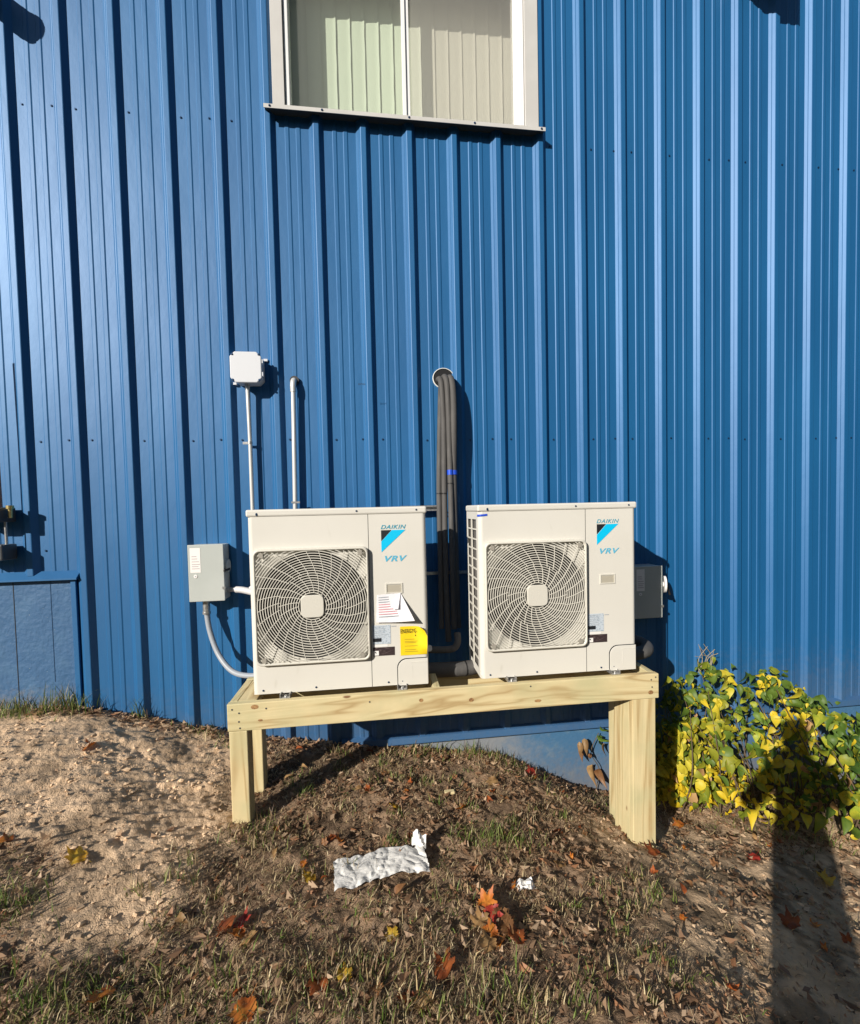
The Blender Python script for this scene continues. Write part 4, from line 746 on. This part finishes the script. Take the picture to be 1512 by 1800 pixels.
rt_ = random.Random(8); parts += tufts([(rt_.uniform(1.5, 3.3), rt_.uniform(-1.0, -.1), rt_.uniform(.03, .08), 34, .02, .075, rt_.uniform(.3, .95)) for _ in range(34)] + [(rt_.uniform(1.0, 3.6), rt_.uniform(-1.75, -1.0), rt_.uniform(.03, .09), 40, .02, .075, rt_.uniform(.15, .7)) for _ in range(34)], 74); parts += tufts([(.18,-.06,.10,90,.10,.22,.75),(.05,-.08,.16,120,.05,.15,.7),(-.15,-.06,.15,120,.05,.16,.7),(.58,-.04,.04,16,.12,.24,.8),(.62,-.04,.03,10,.08,.16,.8),(.95,-.05,.10,60,.03,.09,.4),(1.15,-.08,.15,120,.03,.08,.35),
    (2.5,-.04,.10,60,.05,.13,.7),(2.75,-.05,.08,70,.06,.15,.6),(2.9,-.07,.12,80,.04,.10,.5),(2.3,-.06,.2,140,.03,.09,.4),(3.1,-.12,.12,90,.04,.10,.4),(2.75,-.83,.14,150,.05,.10,.8),(2.62,-.85,.10,90,.04,.09,.75),(1.5,-.83,.12,130,.03,.08,.4),
    (2.2,-1.62,.3,500,.03,.09,.3),(1.5,-1.6,.3,400,.03,.08,.45),(1.1,-1.58,.15,260,.03,.08,.7),(2.0,-1.5,.15,160,.04,.09,.25),(.75,-1.27,.12,200,.03,.07,.75),(2.55,-1.66,.12,160,.04,.09,.4),(4.9,-.55,.3,200,.04,.1,.8),(1.35,-1.3,.12,90,.03,.08,.3)], 73)
Vs, Qs, Ts, Cs = [], [], [], []; off = 0
for V_, Q_, T_, C_ in parts: Vs.append(V_); Qs.append(Q_+off); Ts.append(T_+off); Cs.append(C_); off += len(V_)
tag(np_mesh('grass', np.concatenate(Vs), [np.concatenate(Qs), np.concatenate(Ts)], M['grass'], col=np.concatenate(Cs), kind='stuff'), 'short dry and green grass matted over the slope', 'grass')
def bits(n, lo, hi, density, cols, ps, seed, asp=.5, yr=(-1.85, -.01), xr=(.0, 5.6)):
    g = np.random.default_rng(seed); x = g.uniform(*xr, n*5); y = g.uniform(*yr, n*5); k = g.random(n*5) < density(x, y); x, y = x[k][:n], y[k][:n]; n = len(x); z = H(x, y) + g.uniform(.001, .009, n)
    a = g.uniform(0, 2*np.pi, n); s = g.uniform(lo, hi, n); tx, ty = g.normal(0, .45, n), g.normal(0, .45, n); c, d = np.cos(a), np.sin(a); V_ = []
    for (u, v, b) in ((-.5, 0, .1), (-.1, -.5*asp, -.05), (.5, -.1*asp, .12), (.15, .5*asp, -.02)):
        px_ = (u*c - v*d)*s; py_ = (u*d + v*c)*s; V_.append(np.stack([x+px_, y+py_, z + np.abs(px_*tx + py_*ty) + b*s*.5], -1))
    b = np.arange(n)[:, None]*4; return np.stack(V_, 1).reshape(-1, 3), b+[0, 1, 2, 3], np.repeat(pick(g, n, cols, ps), 4, 0)
LIT = [(.26,.15,.085), (.37,.235,.14), (.12,.07,.04), (.52,.37,.24), (.37,.18,.09)]
def ld(x, y): return np.clip((1-sandy(x, y))*(.55 - .38*bare_r(x, y)) + .5*np.exp(-((y+.05)/.07)**2) + .6*np.exp(-(((x-4.5)/.5)**2+((y+.6)/.2)**2)) + .03, 0, 1)*np.clip(.5+.7*vn(x, y, .16, 81)+.3*vn(x, y, .05, 85), .03, 1)
bp = [bits(14000, .005, .024, ld, LIT, [.3, .25, .2, .15, .1], 82), bits(2600, .025, .055, ld, LIT, [.3, .3, .15, .2, .05], 83), bits(1400, .02, .06, lambda x, y: .8*np.exp(-((y+.04)/.05)**2), LIT, [.3, .3, .1, .25, .05], 84, yr=(-.16, -.01))]
Vs, Qs, Cs, off = [], [], [], 0
for V_, Q_, C_ in bp: Vs.append(V_); Qs.append(Q_+off); Cs.append(C_); off += len(V_)
tag(np_mesh('leaf_litter', np.concatenate(Vs), np.concatenate(Qs), M['litter'], col=np.concatenate(Cs), kind='stuff'), 'brown crumbled leaf litter strewn over the soil', 'litter')
bm = bmesh.new(); bmesh.ops.create_icosphere(bm, subdivisions=1, radius=1); bm.verts.index_update(); IV = np.array([v.co[:] for v in bm.verts]); IF = np.array([[v.index for v in f.verts] for f in bm.faces]); bm.free()
def clods(n, seed):
    g = np.random.default_rng(seed); x = g.uniform(0, 5.4, n*3); y = g.uniform(-1.85, -.01, n*3); k = g.random(n*3) < np.clip(.75*sandy(x, y) + .45*bare_r(x, y) + .10, 0, 1)*np.clip(.5 + .8*vn(x, y, .15, 91), .03, 1); x, y = x[k][:n], y[k][:n]; n = len(x)
    s = .0016 + .009*g.random(n)**6 + .002*g.random(n); V_ = IV[None]*(1 + g.normal(0, .28, (n, 12, 1)))*s[:, None, None]*np.stack([g.uniform(.8, 1.6, n), g.uniform(.8, 1.4, n), g.uniform(.5, .9, n)], -1)[:, None]
    V_ = V_ + np.stack([x, y, H(x, y) + s*.2], -1)[:, None]; C_ = np.repeat(np.clip(soil_col(x, y)*g.uniform(.75, 1.2, (n, 1)), 0, 1), 12, 0)
    return V_.reshape(-1, 3), (IF[None] + np.arange(n)[:, None, None]*12).reshape(-1, 3), C_
V_, F_, C_ = clods(9000, 92); tag(np_mesh('soil_clods', V_, F_, M['clod'], col=C_, kind='stuff'), 'loose crumbs and clods of dry soil', 'soil')

# ------------------------------------------------------------------ unseen tree line added behind the camera to block low sky light
g = np.random.default_rng(5); tv, tf, tcx = [], [], []; off = 0; tr_ = MB()
for i in range(46):
    a = math.radians(-178 + 176*i/45 + g.uniform(-2, 2)); R_ = g.uniform(23, 30); cx_, cy_ = 2 + R_*math.cos(a), R_*math.sin(a); hgt = g.uniform(6.5, 9.5); zb0 = -.1
    tr_.tube([(cx_, cy_, zb0-.3), (cx_+g.uniform(-.2, .2), cy_, hgt*.45), (cx_+g.uniform(-.5, .5), cy_, hgt*.85)], [.22, .16, .05], 7)
    n = 420; u = g.normal(0, 1, (n, 3)); u /= np.linalg.norm(u, axis=1)[:, None]; rr = g.random(n)**.4; P_ = np.stack([cx_ + u[:, 0]*rr*2.5, cy_ + u[:, 1]*rr*2.3, hgt*.54 + u[:, 2]*rr*hgt*.46], -1)
    e1 = g.normal(0, 1, (n, 3)); e1 /= np.linalg.norm(e1, axis=1)[:, None]; e2 = np.cross(e1, g.normal(0, 1, (n, 3))); e2 /= np.linalg.norm(e2, axis=1)[:, None]; q = g.uniform(.22, .5, (n, 1))
    tv.append(np.stack([P_-e1*q, P_+e2*q*.7, P_+e1*q, P_-e2*q*.7], 1).reshape(-1, 3)); tf.append(np.arange(n)[:, None]*4 + [0, 1, 2, 3] + off); off += n*4; tcx.append(np.repeat(pick(g, n, [(.07,.075,.03), (.11,.07,.025), (.05,.055,.025), (.13,.09,.03)], [.3, .25, .3, .15]), 4, 0))
wd_ = np_mesh('distant_wood', np.concatenate(tv), np.concatenate(tf), M['litter'], col=np.concatenate(tcx), kind='stuff'); tag(wd_, 'unseen wood of autumn trees added behind the camera to cut sky light', 'trees'); tr_.build('trunks', M['stem'], wd_)['kind'] = 'stuff'

# ------------------------------------------------------------------ the person taking the picture (behind the camera)
def person():
    fw_ = Vector((.119, .993, 0)).normalized(); rt = Vector((fw_.y, -fw_.x, 0)); base = Vector((2.149, -2.995, 0)) - fw_*.36 - rt*.10; base.z = gz(base.x, base.y)
    def Pq(r, f, z): return base + rt*r + fw_*f + Vector((0, 0, z))
    J_ = {'pel': (0,0,.95,.145), 'wst': (0,.01,1.12,.14), 'chs': (0,.0,1.32,.155), 'nck0': (0,0,1.48,.09), 'nck': (0,.02,1.56,.06), 'hd0': (0,.05,1.64,.08), 'hd1': (0,.05,1.73,.092), 'hd2': (0,.03,1.81,.055)}
    E_ = [('pel','wst'),('wst','chs'),('chs','nck0'),('nck0','nck'),('nck','hd0'),('hd0','hd1'),('hd1','hd2')]
    hz_ = CAM.z - base.z
    for sgn, t in ((-1,'l'), (1,'r')):
        J_.update({'hip'+t: (.085*sgn,0,.88,.10), 'kne'+t: (.09*sgn,.02,.48,.07), 'ank'+t: (.09*sgn,0,.09,.05), 'toe'+t: (.15*sgn,.17,.04,.035), 'sho'+t: (.20*sgn,0,1.45,.075), 'elb'+t: (.31*sgn,.08,1.20,.055), 'wri'+t: (.10*sgn+.10,.26,hz_-.09,.03), 'plm'+t: (.085*sgn+.10,.305,hz_-.03,.032)})
        E_ += [('pel','hip'+t),('hip'+t,'kne'+t),('kne'+t,'ank'+t),('ank'+t,'toe'+t),('nck0','sho'+t),('sho'+t,'elb'+t),('elb'+t,'wri'+t),('wri'+t,'plm'+t)]
        for q in range(5):
            J_[f'f{q}a{t}'] = ((.083-.006*(q == 4))*sgn+.10, .32, hz_+.012-.022*q+.02, .009); J_[f'f{q}b{t}'] = ((.055+.004*q)*sgn+.10, .334, hz_+.016-.022*q+.02, .008); E_ += [('plm'+t, f'f{q}a{t}'), (f'f{q}a{t}', f'f{q}b{t}')]
    nm = list(J_); me = bpy.data.meshes.new('person'); me.from_pydata([Pq(*J_[k][:3]) - base for k in nm], [(nm.index(a), nm.index(b)) for a, b in E_], [])
    o = bpy.data.objects.new('person', me); COL.objects.link(o); o.location = base; md = o.modifiers.new('Skin', 'SKIN')
    if not me.skin_vertices: return o
    for i, k in enumerate(nm): me.skin_vertices[0].data[i].radius = (J_[k][3],)*2
    me.skin_vertices[0].data[0].use_root = True; sb = o.modifiers.new('Sub', 'SUBSURF'); sb.levels = 2; sb.render_levels = 2
    me.materials.append(mat('dark_clothing', (.05, .055, .07), .85, noise=[(20, (.07, .075, .09), .4, .6, S1)])); o.data = me
    tag(o, 'person standing with raised phone whose long shade crosses the bush', 'person'); ORG[o] = base
    ph = MB().box(-.04, .04, -.004, .004, -.075, .075, b=.003).build('phone', M['black']); ph.location = CAM - fw_*.03; ph.rotation_euler = (0, 0, -math.atan2(fw_.x, fw_.y)); tag(ph, 'black phone held up in both hands by the person', 'phone')
    return o
person()
